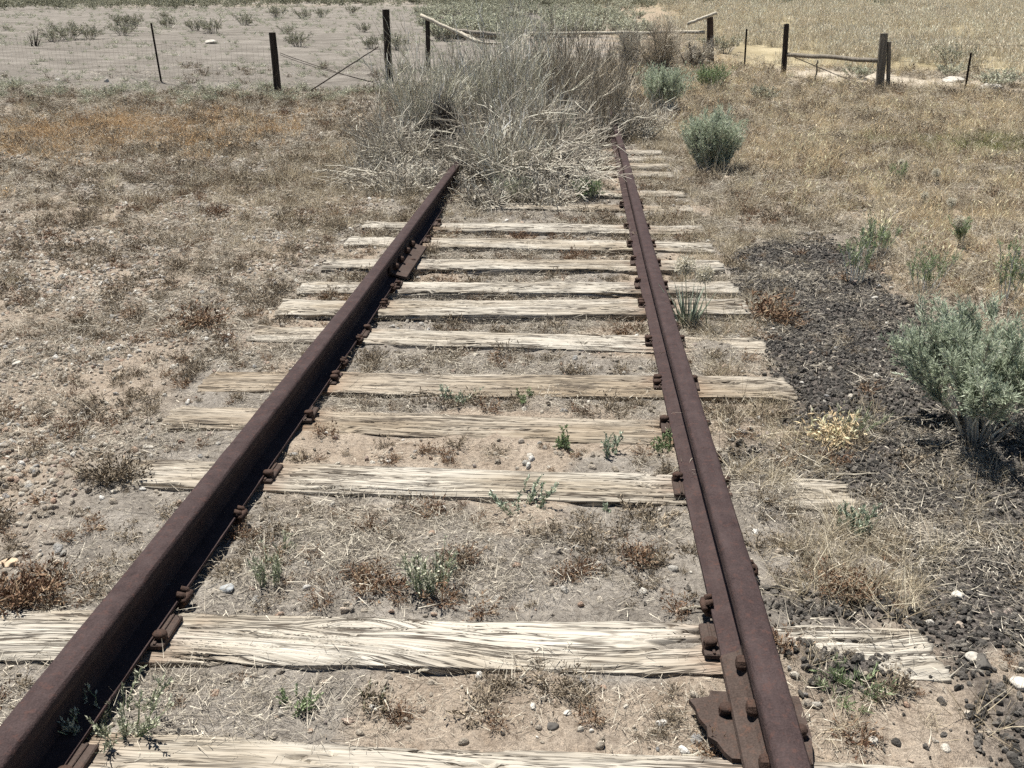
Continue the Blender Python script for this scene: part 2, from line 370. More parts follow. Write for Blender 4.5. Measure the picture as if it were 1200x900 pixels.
def ground_mat():
    m, nt, b = new_mat('dry_ground'); N = NT(nt)
    g = N.n('ShaderNodeNewGeometry').outputs['Position']
    n1 = N.noise(g, 1.1, 6, .6); n2 = N.noise(g, 9, 6, .65); n3 = N.noise(g, 70, 5, .7); n4 = N.noise(g, 300, 3, .6)
    grey = N.ramp(n2, [(.3, (.185, .168, .142)), (.5, (.27, .248, .212)), (.7, (.36, .335, .29))])
    tan = N.ramp(n2, [(.3, (.26, .21, .158)), (.5, (.35, .295, .23)), (.72, (.44, .38, .30))])
    col = N.mix(N.ramp(N.math('ADD', N.math('MULTIPLY', n1, .5), N.math('MULTIPLY', N.attr('bare').outputs['Fac'], .45)), [(.35, (0, 0, 0)), (.6, (1, 1, 1))]), grey, tan)
    dark = N.ramp(n3, [(.3, (.045, .042, .039)), (.5, (.085, .078, .072)), (.7, (.16, .147, .135))])
    col = N.mix(N.math('MULTIPLY', N.attr('cinder').outputs['Fac'], .93), col, dark)
    pl = N.ramp(N.noise(N.mapping(g, (.5, .9, 1)), 1.3, 9, .72), [(.3, (.125, .115, .097)), (.5, (.195, .18, .155)), (.7, (.29, .27, .235))])
    col = N.mix(N.attr('playa').outputs['Fac'], col, pl)
    st = N.ramp(n2, [(.3, (.22, .17, .115)), (.5, (.32, .26, .18)), (.7, (.42, .35, .25))])
    col = N.mix(N.math('MULTIPLY', N.attr('straw').outputs['Fac'], .8), col, st)
    og = N.ramp(n2, [(.3, (.24, .16, .09)), (.5, (.33, .225, .13)), (.7, (.41, .31, .20))])
    col = N.mix(N.math('MULTIPLY', N.attr('orange').outputs['Fac'], .8), col, og)
    fl = N.ramp(N.noise(N.mapping(g, (.9, .22, 1)), 1, 5, .65), [(.3, (.19, .165, .095)), (.5, (.32, .275, .17)), (.7, (.45, .395, .26))])
    col = N.mix(N.attr('field').outputs['Fac'], col, fl)
    col = N.mix(N.attr('sand').outputs['Fac'], col, N.ramp(n2, [(.3, (.40, .35, .27)), (.7, (.58, .53, .43))]))
    sp = N.ramp(n3, [(.33, (.62, .60, .58)), (.5, (1, 1, 1)), (.68, (1.28, 1.26, 1.22))])
    col = N.mix(1.0, col, (.97, .96, .98), 'MULTIPLY'); col = N.mix(1.0, col, sp, 'MULTIPLY')
    col = N.mix(1.0, col, N.ramp(n4, [(.35, (.72, .72, .72)), (.55, (1.05, 1.05, 1.05)), (.75, (1.3, 1.3, 1.28))]), 'MULTIPLY')
    N.l(col, b.inputs['Base Color']); b.inputs['Roughness'].default_value = .95; b.inputs['Specular IOR Level'].default_value = .1
    h = N.math('ADD', N.math('MULTIPLY', n3, .7), N.math('MULTIPLY', n4, .35)); N.bump(h, .9, .02, b)
    return m
M['ground'] = ground_mat()

# ------------------------------------------------------------------ ground: one sheet
def axis(segs):
    out = [np.array([segs[0][0]])]
    for a, b, n, p in segs: out.append(a+(b-a)*(np.linspace(0, 1, n+1)[1:]**p))
    return np.concatenate(out)
gx_r = axis([(0, 3.0, 130, 1), (3.0, 9, 130, 1.15), (9, 40, 110, 1.4), (40, 1500, 60, 2.6)])
gx = np.concatenate([-gx_r[::-1][:-1], gx_r])
gy = np.concatenate([np.linspace(-40, -.5, 24), axis([(-.4, 1.2, 30, 1), (1.2, 6.5, 240, 1), (6.5, 14, 190, 1), (14, 45, 190, 1.3), (45, 1800, 90, 2.6)])])
XX, YY = np.meshgrid(gx, gy); ZZ = zt(XX, YY)
nx, ny = len(gx), len(gy)
ii, jj = np.meshgrid(np.arange(nx-1), np.arange(ny-1)); bI = jj*nx+ii
Qg = np.stack([bI, bI+1, bI+nx+1, bI+nx], -1).reshape(-1, 4)
xf, yf = XX.ravel(), YY.ravel()
gme = mesh('ground', np.stack([xf, yf, ZZ.ravel()], 1), Qg, None, [M['ground']],
           dict(cinder=cinder(xf, yf), bare=np.maximum(bare(xf, yf), .75*sstep(-1.0, -1.6, xf)*sstep(10, 7, yf)), playa=playa(xf, yf), straw=straw_zone(xf, yf), orange=orange(xf, yf), field=field(xf, yf), sand=sandstrip(xf, yf)), smooth=True)
tag(obj('ground', gme), 'dry grey tan earth running from the track out to the far flats', 'ground', kind='structure')

# ------------------------------------------------------------------ ties
TIE_Y = [  # centre Y left, right, width, z, tan share, tilt, grid fineness
    (1.485, 1.505, .235, .000, .05, .0, 1), (1.945, 2.0, .200, .000, .05, .0, 1), (2.825, 2.815, .195, .004, .25, .004, 1), (3.30, 3.30, .21, -.004, .75, -.006, 1),
    (3.69, 3.735, .235, .008, .75, .004, 1), (4.295, 4.29, .215, .004, .1, -.002, 2), (4.755, 4.855, .25, .012, .15, .004, 2), (5.16, 5.255, .205, .006, .0, .002, 2),
    (5.675, 5.765, .23, .006, .1, .0, 2), (6.28, 6.28, .23, .004, .0, .0, 3), (6.785, 6.795, .235, .006, .1, .0, 3), (7.60, 7.62, .22, -.006, .2, .0, 3),
    (8.20, 8.23, .22, -.002, .1, .0, 4), (9.2, 9.2, .23, .006, .0, .0, 4), (9.72, 9.74, .22, .006, .1, .0, 4), (10.2, 10.2, .22, .004, .0, .0, 4), (10.72, 10.71, .22, .004, .1, .0, 4),
    (13.9, 13.9, .23, .01, .1, .0, 5), (14.5, 14.5, .23, .01, .1, .0, 5), (15.1, 15.1, .23, .01, .0, .0, 5), (15.8, 15.8, .23, .01, .1, .0, 5), (16.5, 16.5, .23, .01, .1, .0, 5)]
TIE_LABEL = [
    'nearest tie, pale and split, cut by the bottom edge of the photo', 'wide pale tie with swirling grain and a knot, second from the bottom', 'pale cracked tie behind the bare gap, with a leafy weed growing at its near edge',
    'tan smoother tie with two upright weeds before its right half', 'flat tan tie with two low green weeds in front of its middle', 'bright split tie with a cracked double right end, third beyond the weeds',
    'bright thick tie whose shaded front shows, just in front of the linear-leaved plant', 'bright narrow tie running behind the linear-leaved green plant', 'pale tie with a seed head standing before its right end',
    'pale tie next behind the seed heads, crossing the left rail joint', 'thin pale tie whose left end stands clear of the soil', 'half buried tie at the foot of the tangled brush',
    'mostly buried tie right under the brush edge', 'pale tie end nearest the rounded green shrub', 'second pale tie end in the row of four beside the rounded shrub', 'third pale tie end in the row of four beside the rounded shrub', 'farthest pale tie end in the row of four beside the rounded shrub',
    'tie just past the brush', 'grey tie past the brush, second of the far gap', 'grey tie past the brush, third of the far gap', 'grey tie past the brush, fourth of the far gap', 'farthest grey tie, near the fallen gate pole']
def tie_mesh(i, w, tanv, fine):
    L, S = 2.44, .16
    du = [.010, .014, .02, .03, .05][fine-1]; dv = [.0019, .003, .005, .009, .015][fine-1]
    u = np.linspace(-L/2, L/2, int(L/du)); nt_ = int(w/dv)
    ns = max(4, int(.10/dv/1.6))
    s = np.concatenate([-w/2-np.linspace(S, 0, ns+1)[:-1]**1.0, np.linspace(-w/2, w/2, nt_), w/2+np.linspace(0, S, ns+1)[1:]])
    U, Sg = np.meshgrid(u, s, indexing='ij')
    sd = 100+i*13
    warp = .022*fbm(U*.9, Sg*2, sd, 3) + .005*fbm(U*5, Sg*8, sd+3, 2)
    if i == 1: warp = warp + .085*np.sin((U+.25)*2.6)*(.5-Sg/w) - .05*np.exp(-((U+.2)/.12)**2-((Sg-.05)/.05)**2)*np.sign(Sg-.04)
    v = Sg+warp
    c1 = np.abs(fbm(U*1.1+sd, v*26, sd+5, 2)); c2 = np.abs(fbm(U*2.6, v*70, sd+6, 2)); c3 = fbm(U*7, v*150, sd+8, 2)
    gate = sstep(.33, .46, vnoise(U*1.3+sd, v*9, sd+12)); gate2 = sstep(.43, .55, vnoise(U*2.2, v*20, sd+13))
    rough = .55 if tanv > .5 else 1.0
    h = -.024*rough*sstep(.06, .012, c1)*gate - .013*rough*sstep(.055, .012, c2)*gate2 - .0015*sstep(.10, .02, np.abs(fbm(U*5+3, v*120, sd+20, 2)))*rough + .0009*c3 + .006*fbm(U*1.4, v*10, sd+9, 3)
    h = h - .010*sstep(.9, 1.22, np.abs(U))*fbm(U*9, v*40, sd+10, 2)
    nrm_y = np.clip((np.abs(Sg)-w/2+.018)/.03, 0, 1); nrm_y = nrm_y*np.sign(Sg)
    top = np.abs(Sg) <= w/2
    edge = (.011+.007*fbm(U*3, Sg*0+np.sign(Sg)*7, sd+14, 3))*sstep(w/2-.028, w/2, np.abs(Sg))
    y = np.clip(Sg, -w/2, w/2); z = np.where(top, 0., -(np.abs(Sg)-w/2)) - edge
    y = y + nrm_y*h*1.2 + .012*fbm(U*1.2, Sg*0+3, sd+15, 3) + np.sign(Sg)*.007*fbm(U*4, Sg*0+9*np.sign(Sg), sd+16, 3)*(np.abs(Sg) > w/2-.02)
    z = z + (1-np.abs(nrm_y))*h
    x = U + np.sign(U)*sstep(1.0, 1.22, np.abs(U))*(.010*fbm(v*60, v*0+sd, sd+17, 2) - .018*vnoise(v*14, v*0, sd+18))
    V = np.stack([x, y, z], -1).reshape(-1, 3)
    nu, nv = U.shape
    a, b_ = np.meshgrid(np.arange(nu-1), np.arange(nv-1), indexing='ij'); q = a*nv+b_
    Q = np.stack([q, q+nv, q+nv+1, q+1], -1).reshape(-1, 4)
    N = [list(range(nv)), [(nu-1)*nv+k for k in range(nv)][::-1]]
    grain = np.stack([U+i*7.1, v+i*3.7, U*0+i], -1).reshape(-1, 3)
    tn = np.clip(tanv+.5*fbm(U*1.4, v*5, sd+19, 3)-.1, 0, 1).ravel()
    return mesh('railroad_tie', V, Q, None, [M['tie']], dict(grain=grain, tan=tn, stain=(1.3*np.exp(-((np.abs(U)-.735)/.11)**2)*sstep(.25, .6, vnoise(U*9, v*12, sd+30)+.15)).ravel()), smooth=True, N=N)
RX_L, RX_R = -.745, .748
def box(mb, x0, x1, y0, y1, z0, z1, bev=.002, tone=None):
    xs = [x0, x1]; ys = [y0, y1]
    b = bev
    lo = [(x0+b, y0, z0), (x1-b, y0, z0), (x1, y0+b, z0), (x1, y1-b, z0), (x1-b, y1, z0), (x0+b, y1, z0), (x0, y1-b, z0), (x0, y0+b, z0)]
    mid = [(x, y, z1-b) for x, y, _ in lo]
    cx_, cy_ = (x0+x1)/2, (y0+y1)/2
    hi = [(x+(b if x < cx_ else -b), y+(b if y < cy_ else -b), z1) for x, y, _ in lo]
    V = lo+mid+hi; Q = []
    for r in (0, 8):
        for k in range(8): Q.append((r+k, r+(k+1) % 8, r+8+(k+1) % 8, r+8+k))
    mb.add(V, Q, None, [list(range(8))[::-1], list(range(16, 24))], tone)
def plate_mesh(hl, hw, big=False):
    mb = MB()
    if not big:
        box(mb, -hl, hl, -hw, hw, 0, .013, .003)
        box(mb, -.073, -.066, -hw+.002, hw-.002, .0132, .0175, .0015); box(mb, .066, .073, -hw+.002, hw-.002, .0132, .0175, .0015)
    else:                                           # eaten-away joint plate, ragged inner edge
        pts = [(-.150, .07), (-.105, .085), (-.10, .105), (.095, .105), (.10, -.02), (.088, -.105), (-.075, -.105), (-.088, -.088), (-.10, -.06), (-.118, -.045), (-.118, -.015), (-.132, .01), (-.138, .045)]
        pts = pts[::-1]; n = len(pts)
        V = [(x, y, 0) for x, y in pts]+[(x, y, .012) for x, y in pts]
        mb.add(V, [(k, (k+1) % n, n+(k+1) % n, n+k) for k in range(n)], None, [list(range(n))[::-1], list(range(n, 2*n))])
    return mb.make('tie_plate', [M['plate']])
def spike_mesh():
    mb = MB(); box(mb, -.009, .009, -.009, .009, -.03, .024, .001)
    # overhanging oval head
    rings = [(.0, .62, .014), (.0, 1.0, .016), (.0, 1.0, .022), (.0, .85, .0265), (.0, .35, .0285)]
    V = []; n = 10
    for dx, s_, z in rings:
        for k in range(n):
            a = k/n*2*PI; V.append((.006+.018*s_*math.cos(a), .0145*s_*math.sin(a), z))
    Q = [(r*n+k, r*n+(k+1) % n, (r+1)*n+(k+1) % n, (r+1)*n+k) for r in range(len(rings)-1) for k in range(n)]
    mb.add(V, Q, None, [list(range(n))[::-1], [4*n+k for k in range(n)]])
    return mb.make('spike', [M['spike']], True)
SPIKE = spike_mesh(); PLATE = plate_mesh(.092, .064); PLATE_BIG = plate_mesh(.16, .1, True)
for i, (yl, yr, w, z, tn, tilt, fine) in enumerate(TIE_Y):
    ym = (yl+yr)/2; ang = math.atan2(yr-yl, 1.493)
    t = obj('railroad_tie', tie_mesh(i, w, tn, fine), None, (0, ym, z+float(trackz(ym))-.0), (0, -tilt, ang))
    tag(t, TIE_LABEL[i], 'railroad tie', 'weathered wooden ties under the rails')
    if i > 11: continue
    for rx, sg in ((RX_L, 1), (RX_R, -1)):
        big = (i == 0 and sg < 0)
        p = obj('tie_plate', PLATE_BIG if big else PLATE, t, (rx+(.0 if big else sg*.004), (.19 if big else random.uniform(-.012, .012))+(0 if not big else 0), .0035-z*.8), (0, tilt, -ang+random.uniform(-.04, .04)))
        if big: p['label'] = 'large eaten-away rusty plate under the rail joint'
        for dy in ((-.03, .02) if i in (4, 6) else (random.choice((-.035, .03)),)):
            k = obj('spike', SPIKE, p, (sg*(.080+random.uniform(0, .006)), dy, .006+random.uniform(0, .006)), (random.uniform(-.12, .12), random.uniform(-.1, .2), (0 if sg < 0 else PI)+random.uniform(-.3, .3)))
        k = obj('spike', SPIKE, p, (-sg*.080, random.uniform(-.03, .03), .010), (0, random.uniform(0, .2), (PI if sg < 0 else 0)+random.uniform(-.2, .2)))

# ------------------------------------------------------------------ rails
def rail_profile():
    half = [(.0627, .0), (.0640, .004), (.0627, .0085), (.030, .0145), (.016, .0185), (.0092, .029), (.0078, .058), (.0085, .082), (.014, .091), (.0325, .098), (.0343, .1005), (.0343, .120), (.0330, .1265), (.0285, .1315), (.018, .1340), (.006, .1350)]
    return half + [(-x, z) for x, z in half[::-1]]
def rail(x0, y0, y1, wob, seed):
    pr = np.array(rail_profile()); ys = np.concatenate([np.arange(y0, 4, .05), np.arange(4, y1, .15)])
    n = len(pr); V = []
    for y in ys:
        dx = float(wob(y)); dz = float(trackz(y))+.0135
        wear = .0022*fbm(pr[:, 0]*60+seed, pr[:, 1]*60+y*14, seed, 2)
        V.append(np.stack([x0+dx+pr[:, 0]*(1+wear*8), np.full(n, y), dz+pr[:, 1]+wear*.6], 1))
    V = np.concatenate(V); m_ = len(ys)
    a, b_ = np.meshgrid(np.arange(m_-1), np.arange(n), indexing='ij'); c = (b_+1) % n
    Q = np.stack([a*n+b_, a*n+c, (a+1)*n+c, (a+1)*n+b_], -1).reshape(-1, 4)
    me = mesh('steel_rail', V, Q, None, [M['rail']], None, True, [list(range(n))[::-1], [(m_-1)*n+k for k in range(n)]])
    me.set_sharp_from_angle(angle=math.radians(34))
    return me
wl = lambda y: np.interp(y, [0, 1.5, 2.1, 4.3, 7.7, 12, 20], [0, -.001, .001, .006, -.022, -.03, 0])
wr = lambda y: np.interp(y, [0, 1.44, 2, 2.7, 4, 5.3, 9.5, 20], [-.002, 0, .004, 0, -.004, -.006, .003, 0])
JR = 1.60                              # right rail joint
def bolt(mb, x, y, z, sg, r=.017, l=.02):
    n = 8; V = []
    for dx, s_ in ((0, 1), (.6, 1), (.9, .85), (1, .5)):
        for k in range(n):
            a = k/n*2*PI; V.append((x+sg*l*dx, y+r*s_*math.cos(a), z+r*s_*math.sin(a)))
    Q = [(q*n+k, q*n+(k+1) % n, (q+1)*n+(k+1) % n, (q+1)*n+k) for q in range(3) for k in range(n)]
    mb.add(V, Q, None, [list(range(n))[::-1], list(range(3*n, 4*n))])
def joint_bar(x, sg, y0, y1, skirt):
    prof = [(.0095, .030), (.0095, .088), (.020, .0925), (.0265, .086), (.0215, .072), (.0215, .050), (.030, .040)]
    prof += [(.0645, .0265), (.067, .018)] if skirt == 0 else [(.066, .0275), (.066+skirt, .018), (.067+skirt, .006), (.064+skirt, .006), (.0665, .014)]
    prof += [(.060, .0165)] if skirt == 0 else [(.0660, .0165)]
    n = len(prof); ys = np.linspace(y0, y1, 8); V = []
    for y in ys: V += [(x+sg*px, y, pz+.0135+float(trackz(y))) for px, pz in prof]
    Q = [(a*n+k, a*n+(k+1) % n, (a+1)*n+(k+1) % n, (a+1)*n+k) for a in range(7) for k in range(n)]
    mb = MB(); mb.add(V, Q, None, [list(range(n))[::-1], list(range(7*n, 8*n))])
    return mb.make('joint_bar', [M['plate']])
def anchor_mesh(x, sg, y):
    mb = MB(); z = .0135
    P = np.array([[x+sg*.045, y, z-.012], [x+sg*.070, y+.002, z-.010], [x+sg*.082, y+.004, z+.004], [x+sg*.074, y+.004, z+.020], [x+sg*.058, y+.002, z+.024]])
    add_tubes(mb, P[None], np.full((1, 5), .008), 6)
    add_tubes(mb, (P+np.array([0, .028, -.001]))[None], np.full((1, 5), .0075), 6)
    add_tubes(mb, np.array([[[x+sg*.078, y-.008, z+.006], [x+sg*.080, y+.018, z+.010], [x+sg*.078, y+.042, z+.006]]]), np.array([[.009, .010, .008]]), 6)
    return mb.make('rail_anchor', [M['spike']], True)
lr = tag(obj('steel_rail', rail(RX_L, -.6, 19.0, wl, 3)), 'rusty left rail running up under the dry brush with its inner face in black shade', 'rail', 'rusty steel rails')
rr = tag(obj('steel_rail', rail(RX_R, JR+.004, 19.5, wr, 5)), 'rusty right rail whose inner flange is sunlit, reaching back into the brush', 'rail', 'rusty steel rails')
rn = tag(obj('steel_rail', rail(RX_R, -.6, JR, wr, 7)), 'short near end of rusty rail before the bolted joint at the bottom right', 'rail', 'rusty steel rails')
for (r_, x, sgs, y0, y1, bys) in ((rn, RX_R, ((-1, 0), (1, 0)), 1.30, 1.90, (1.36, 1.52, 1.68, 1.83)), (lr, RX_L+.002, ((1, .045), (-1, .02)), 5.25, 6.0, (5.33, 5.5, 5.72, 5.9))):
    for sg, sk in sgs:
        jb = obj('joint_bar', joint_bar(x, sg, y0, y1, sk), r_)
        for yb in bys:
            mb = MB(); bolt(mb, x+sg*.0218, yb, .074, sg, .0175 if sg < 0 else .02, .022 if sg < 0 else .034); obj('bolt', mb.make('bolt', [M['spike']]), jb)
for y in (2.06, 3.85, 4.16, 2.5, 5.05):
    obj('rail_anchor', anchor_mesh(RX_L+float(wl(y)), 1, y), lr)
for y in (2.12, 2.3, 3.0, 4.45):
    obj('rail_anchor', anchor_mesh(RX_R+float(wr(y)), -1 if y < 2.2 else 1, y), rr)

# ------------------------------------------------------------------ scatter machinery (stuff)
def proto_collection(name, meshes):
    c = bpy.data.collections.new(name)
    for k, me in enumerate(meshes):
        o = bpy.data.objects.new(f'{name}_{k:02d}', me); c.objects.link(o)
    return c
def scatter(name, pts, coll, nvar, smin, smax, label, cat, scale=None, tilt=.25, lay=False):
    n = len(pts)
    rot = np.stack([rng.normal(0, tilt, n), rng.normal(0, tilt, n), rng.uniform(0, 2*PI, n)], 1)
    if lay: rot = rng.uniform(0, 2*PI, (n, 3))
    sc = smin+(smax-smin)*rng.random(n)**1.6
    if scale is not None: sc = sc*scale
    me = mesh(name, pts, attrs=dict(rot=rot, sca=sc, idx=rng.integers(0, nvar, n)))
    o = obj(name, me); tag(o, label, cat, kind='stuff')
    ng = bpy.data.node_groups.new(name, 'GeometryNodeTree')
    ng.interface.new_socket('Geometry', in_out='INPUT', socket_type='NodeSocketGeometry'); ng.interface.new_socket('Geometry', in_out='OUTPUT', socket_type='NodeSocketGeometry')
    gi, go = ng.nodes.new('NodeGroupInput'), ng.nodes.new('NodeGroupOutput')
    ip = ng.nodes.new('GeometryNodeInstanceOnPoints'); ci = ng.nodes.new('GeometryNodeCollectionInfo')
    ci.inputs['Collection'].default_value = coll; ci.inputs['Separate Children'].default_value = True; ci.inputs['Reset Children'].default_value = True
    def na(k, t):
        x = ng.nodes.new('GeometryNodeInputNamedAttribute'); x.data_type = t; x.inputs['Name'].default_value = k
        return [s for s in x.outputs if s.enabled and s.name == 'Attribute'][0]
    e = ng.nodes.new('FunctionNodeEulerToRotation')
    L = ng.links.new
    L(gi.outputs[0], ip.inputs['Points']); L(ci.outputs[0], ip.inputs['Instance']); ip.inputs['Pick Instance'].default_value = True
    L(na('idx', 'INT'), ip.inputs['Instance Index']); L(na('rot', 'FLOAT_VECTOR'), e.inputs[0]); L(e.outputs[0], ip.inputs['Rotation'])
    L(na('sca', 'FLOAT'), ip.inputs['Scale']); L(ip.outputs[0], go.inputs[0])
    md = o.modifiers.new('scatter', 'NODES'); md.node_group = ng
    return o
RB = RX_L, RX_R
def on_track(x, y):              # keep off rails
    k = np.minimum(np.abs(x-RX_L), np.abs(x-RX_R)) < .075
    return k & (y < 12)
def on_tie(x, y, pad=.0):
    k = np.zeros(len(x), bool)
    zz = zt(x, y)
    for (yl, yr, w, z0, tn, tilt, fn) in TIE_Y:
        yy = yl+(yr-yl)*(x-RX_L)/1.493
        k |= (np.abs(y-yy) < w/2+pad) & (np.abs(x) < 1.24+pad) & (zz < z0+tilt*x+trackz(yy)-.002)
    return k
def sample(dens, r0, r1, power, n_ref, mask=None, ang=.88, rmin=.9):
    """wedge in front of the camera; density n_ref per m2 up to r0, then falling as (r0/r)**power"""
    k = 2*ang
    rs = np.linspace(rmin, r1, 4000); pdf = rs*np.where(rs < r0, 1, (r0/rs)**power)
    tot = float(np.sum(pdf)*(rs[1]-rs[0]))*k*n_ref; n = int(tot)
    cdf = np.cumsum(pdf); cdf /= cdf[-1]
    r = np.interp(rng.random(n), cdf, rs); a = rng.uniform(-ang, ang, n)+YAW
    x = CAMX - np.sin(a)*r; y = np.cos(a)*r
    keep = rng.random(n) < np.clip(dens(x, y), 0, 1)
    x, y, r = x[keep], y[keep], r[keep]
    return x, y, r
def onground(x, y, dz=0.): return np.stack([x, y, zt(x, y)+dz], 1)
# --- prototypes
def P_litter(n=80, rad=.13):
    a = rng.uniform(0, 2*PI, n); r = rad*np.sqrt(rng.random(n)); base = np.stack([r*np.cos(a), r*np.sin(a), rng.uniform(-.002, .012, n)], 1)
    th = rng.uniform(0, 2*PI, n); d = np.stack([np.cos(th), np.sin(th), rng.normal(.06, .22, n)], 1)
    V, Q, t = blades(base, d, rng.gamma(2.5, .0095, n)+.006, rng.uniform(.0010, .0022, n), rng.normal(0, .35, n), 2)
    mb = MB(); mb.add(V, Q, None, None, t); return mb
def P_forb(n=46, h=.05, spread=.9, w=.0016, bits=True):
    a = rng.uniform(0, 2*PI, n); base = np.stack([.012*np.cos(a), .012*np.sin(a), np.full(n, -.006)], 1)*rng.random((n, 1))
    d = np.stack([np.cos(a)*spread, np.sin(a)*spread, rng.uniform(.25, 1.3, n)], 1)+rng.normal(0, .3, (n, 3)); d[:, 2] = np.abs(d[:, 2])
    L = rng.uniform(.35, 1.0, n)*h*1.3; d /= np.linalg.norm(d, axis=1, keepdims=True)
    mb = MB(); V, Q, t = blades(base, d, L, np.full(n, w)*rng.uniform(.7, 1.5, n), rng.normal(0, .25, n), 2); mb.add(V, Q, None, None, t)
    if bits:                                       # twiglets and curled leaf bits
        m = n*4; k = rng.integers(0, n, m); f = rng.uniform(.35, 1, m)
        p = base[k]+d[k]*(L[k]*f)[:, None]; dd = d[k]+rng.normal(0, .9, (m, 3))
        V, Q = leaf_quads(p, dd, rng.uniform(.12, .34, m)*h, rng.uniform(.03, .09, m)*h); mb.add(V, Q, None, None, np.repeat(rng.random(m), 4))
    return mb
def P_grass(n=40, h=.2, w=.0026, lean=.45, rad=.05, bend=.35, heads=0):
    a = rng.uniform(0, 2*PI, n); r = rad*np.sqrt(rng.random(n)); base = np.stack([r*np.cos(a), r*np.sin(a), np.full(n, -.01)], 1)
    d = np.stack([rng.normal(0, lean, n), rng.normal(0, lean, n), np.ones(n)], 1)
    mb = MB(); L = h*rng.uniform(.45, 1.1, n)
    V, Q, t = blades(base, d, L, w*rng.uniform(.6, 1.3, n), rng.normal(0, bend, n), 3); mb.add(V, Q, None, None, t)
    if heads:
        k = rng.choice(n, heads); dn = d[k]/np.linalg.norm(d[k], axis=1, keepdims=True)
        p = base[k]+dn*(L[k]*.8)[:, None]
        V, Q = leaf_quads(p, dn+rng.normal(0, .2, (heads, 3)), h*rng.uniform(.15, .3, heads), np.full(heads, w*3)); mb.add(V, Q, None, None, np.full(4*heads, .8))
    return mb
def protos(name, fn, k, mat): return proto_collection(name, [fn().make(f'{name}_mesh', [mat]) for _ in range(k)])
C = {}
C['litter'] = protos('litter', P_litter, 8, M['litter'])
C['greyforb'] = protos('greyforb', lambda: P_forb(40, rng.uniform(.04, .07)), 8, M['greyforb'])
C['rustforb'] = protos('rustforb', lambda: P_forb(46, rng.uniform(.045, .07)), 6, M['rustforb'])
C['straw'] = protos('straw', lambda: P_grass(40, .15, .0027, .75, .05, .6), 6, M['straw'])
C['tan'] = protos('tan', lambda: P_grass(60, .20, .0024, .5, .09, .4, 10), 6, M['tanstraw'])
C['orange'] = protos('orange', lambda: P_grass(70, .16, .004, .6, .12, .4, 16), 5, M['orangegrass'])
C['field'] = protos('field', lambda: P_grass(60, .46, .010, .3, .22, .35, 26), 6, M['fieldgrass'])
C['green'] = protos('green', lambda: P_grass(50, .14, .004, .5, .10, .3), 5, M['greengrass'])
C['greenforb'] = protos('greenforb', lambda: P_forb(30, .05, 1.0, .002), 5, M['weed'])
def rockmesh(k, mat, sub, flat, rough):
    V, T = rock(k, sub, flat, rough); return mesh('rock', V, None, T, [mat], None, smooth=(mat is M['pebble']))
C['pebble'] = proto_collection('pebble', [rockmesh(k, M['pebble'], 2, .6, .3) for k in range(9)])
C['cinder'] = proto_collection('cinder', [rockmesh(k+40, M['cinder'], 2, .6, 1.7) for k in range(9)])

_g = G(1150, 172)
gz = lambda x, y: np.clip(1.5*np.exp(-((x-_g[0]-.3)/1.1)**2-((y-_g[1])/.9)**2)*(.35+vnoise(x/.5, y/.4, 141)), 0, 1)
outside = lambda x: sstep(.85, 1.5, np.abs(x))
not_p = lambda x, y: (1-.96*playa(x, y))*(1-field(x, y))*(1-sandstrip(x, y))
# litter everywhere near
x, y, r = sample(lambda x, y: not_p(x, y)*(.42+.58*sstep(.8, .2, bare(x, y)))*(1-cinder(x, y)*(.35+.4*sstep(2.9, 3.6, y)))*(.12+.88*sstep(.3, .55, vnoise(x/.4+3, y/.4, 117)+.25*(vnoise(x/.13, y/.13, 118)-.5)))*(1-.45*sstep(-1.0, -1.5, x)*sstep(11, 7, y)), 5.0, 26, 1.5, 460)
k = ~on_track(x, y) & ~(on_tie(x, y, .03)); x, y, r = x[k], y[k], r[k]
scatter('dry_litter', onground(x, y, .003), C['litter'], 8, .7, 1.35, 'broken straw and twig litter covering the dry earth', 'litter', np.maximum(1, (r/5)**.7), .12)
x, y, r = sample(lambda x, y: not_p(x, y)*np.clip(.14+1.1*sstep(-.15, .5, fbm(x/.35, y/.35, 111, 3)), 0, 1)*(1-.8*cinder(x, y))*(1-.25*bare(x, y)), 4.5, 26, 1.35, 250)
k = ~on_track(x, y) & ~on_tie(x, y, .035); x, y, r = x[k], y[k], r[k]
scatter('dried_forbs', onground(x, y), C['greyforb'], 8, .3, 1.15, 'small grey brown dried forbs dotted over the ground', 'dry weeds', np.maximum(1, (r/4.5)**.7), .2)
x, y, r = sample(lambda x, y: not_p(x, y)*np.clip(rusty(x, y)*.8+.12+.12*(x < -.9)+.5*(np.abs(x) < .75)*sstep(.5, .7, vnoise(x/.12, y/.12, 115)), 0, 1)*(1-.9*cinder(x, y)), 4.5, 20, 1.2, 95)
k = ~on_track(x, y) & ~on_tie(x, y, .03); x, y, r = x[k], y[k], r[k]
scatter('red_brown_forbs', onground(x, y), C['rustforb'], 6, .3, 1.05, 'red brown dried forbs growing in patches beside the ties', 'dry weeds', np.maximum(1, (r/4.5)**.6), .2)
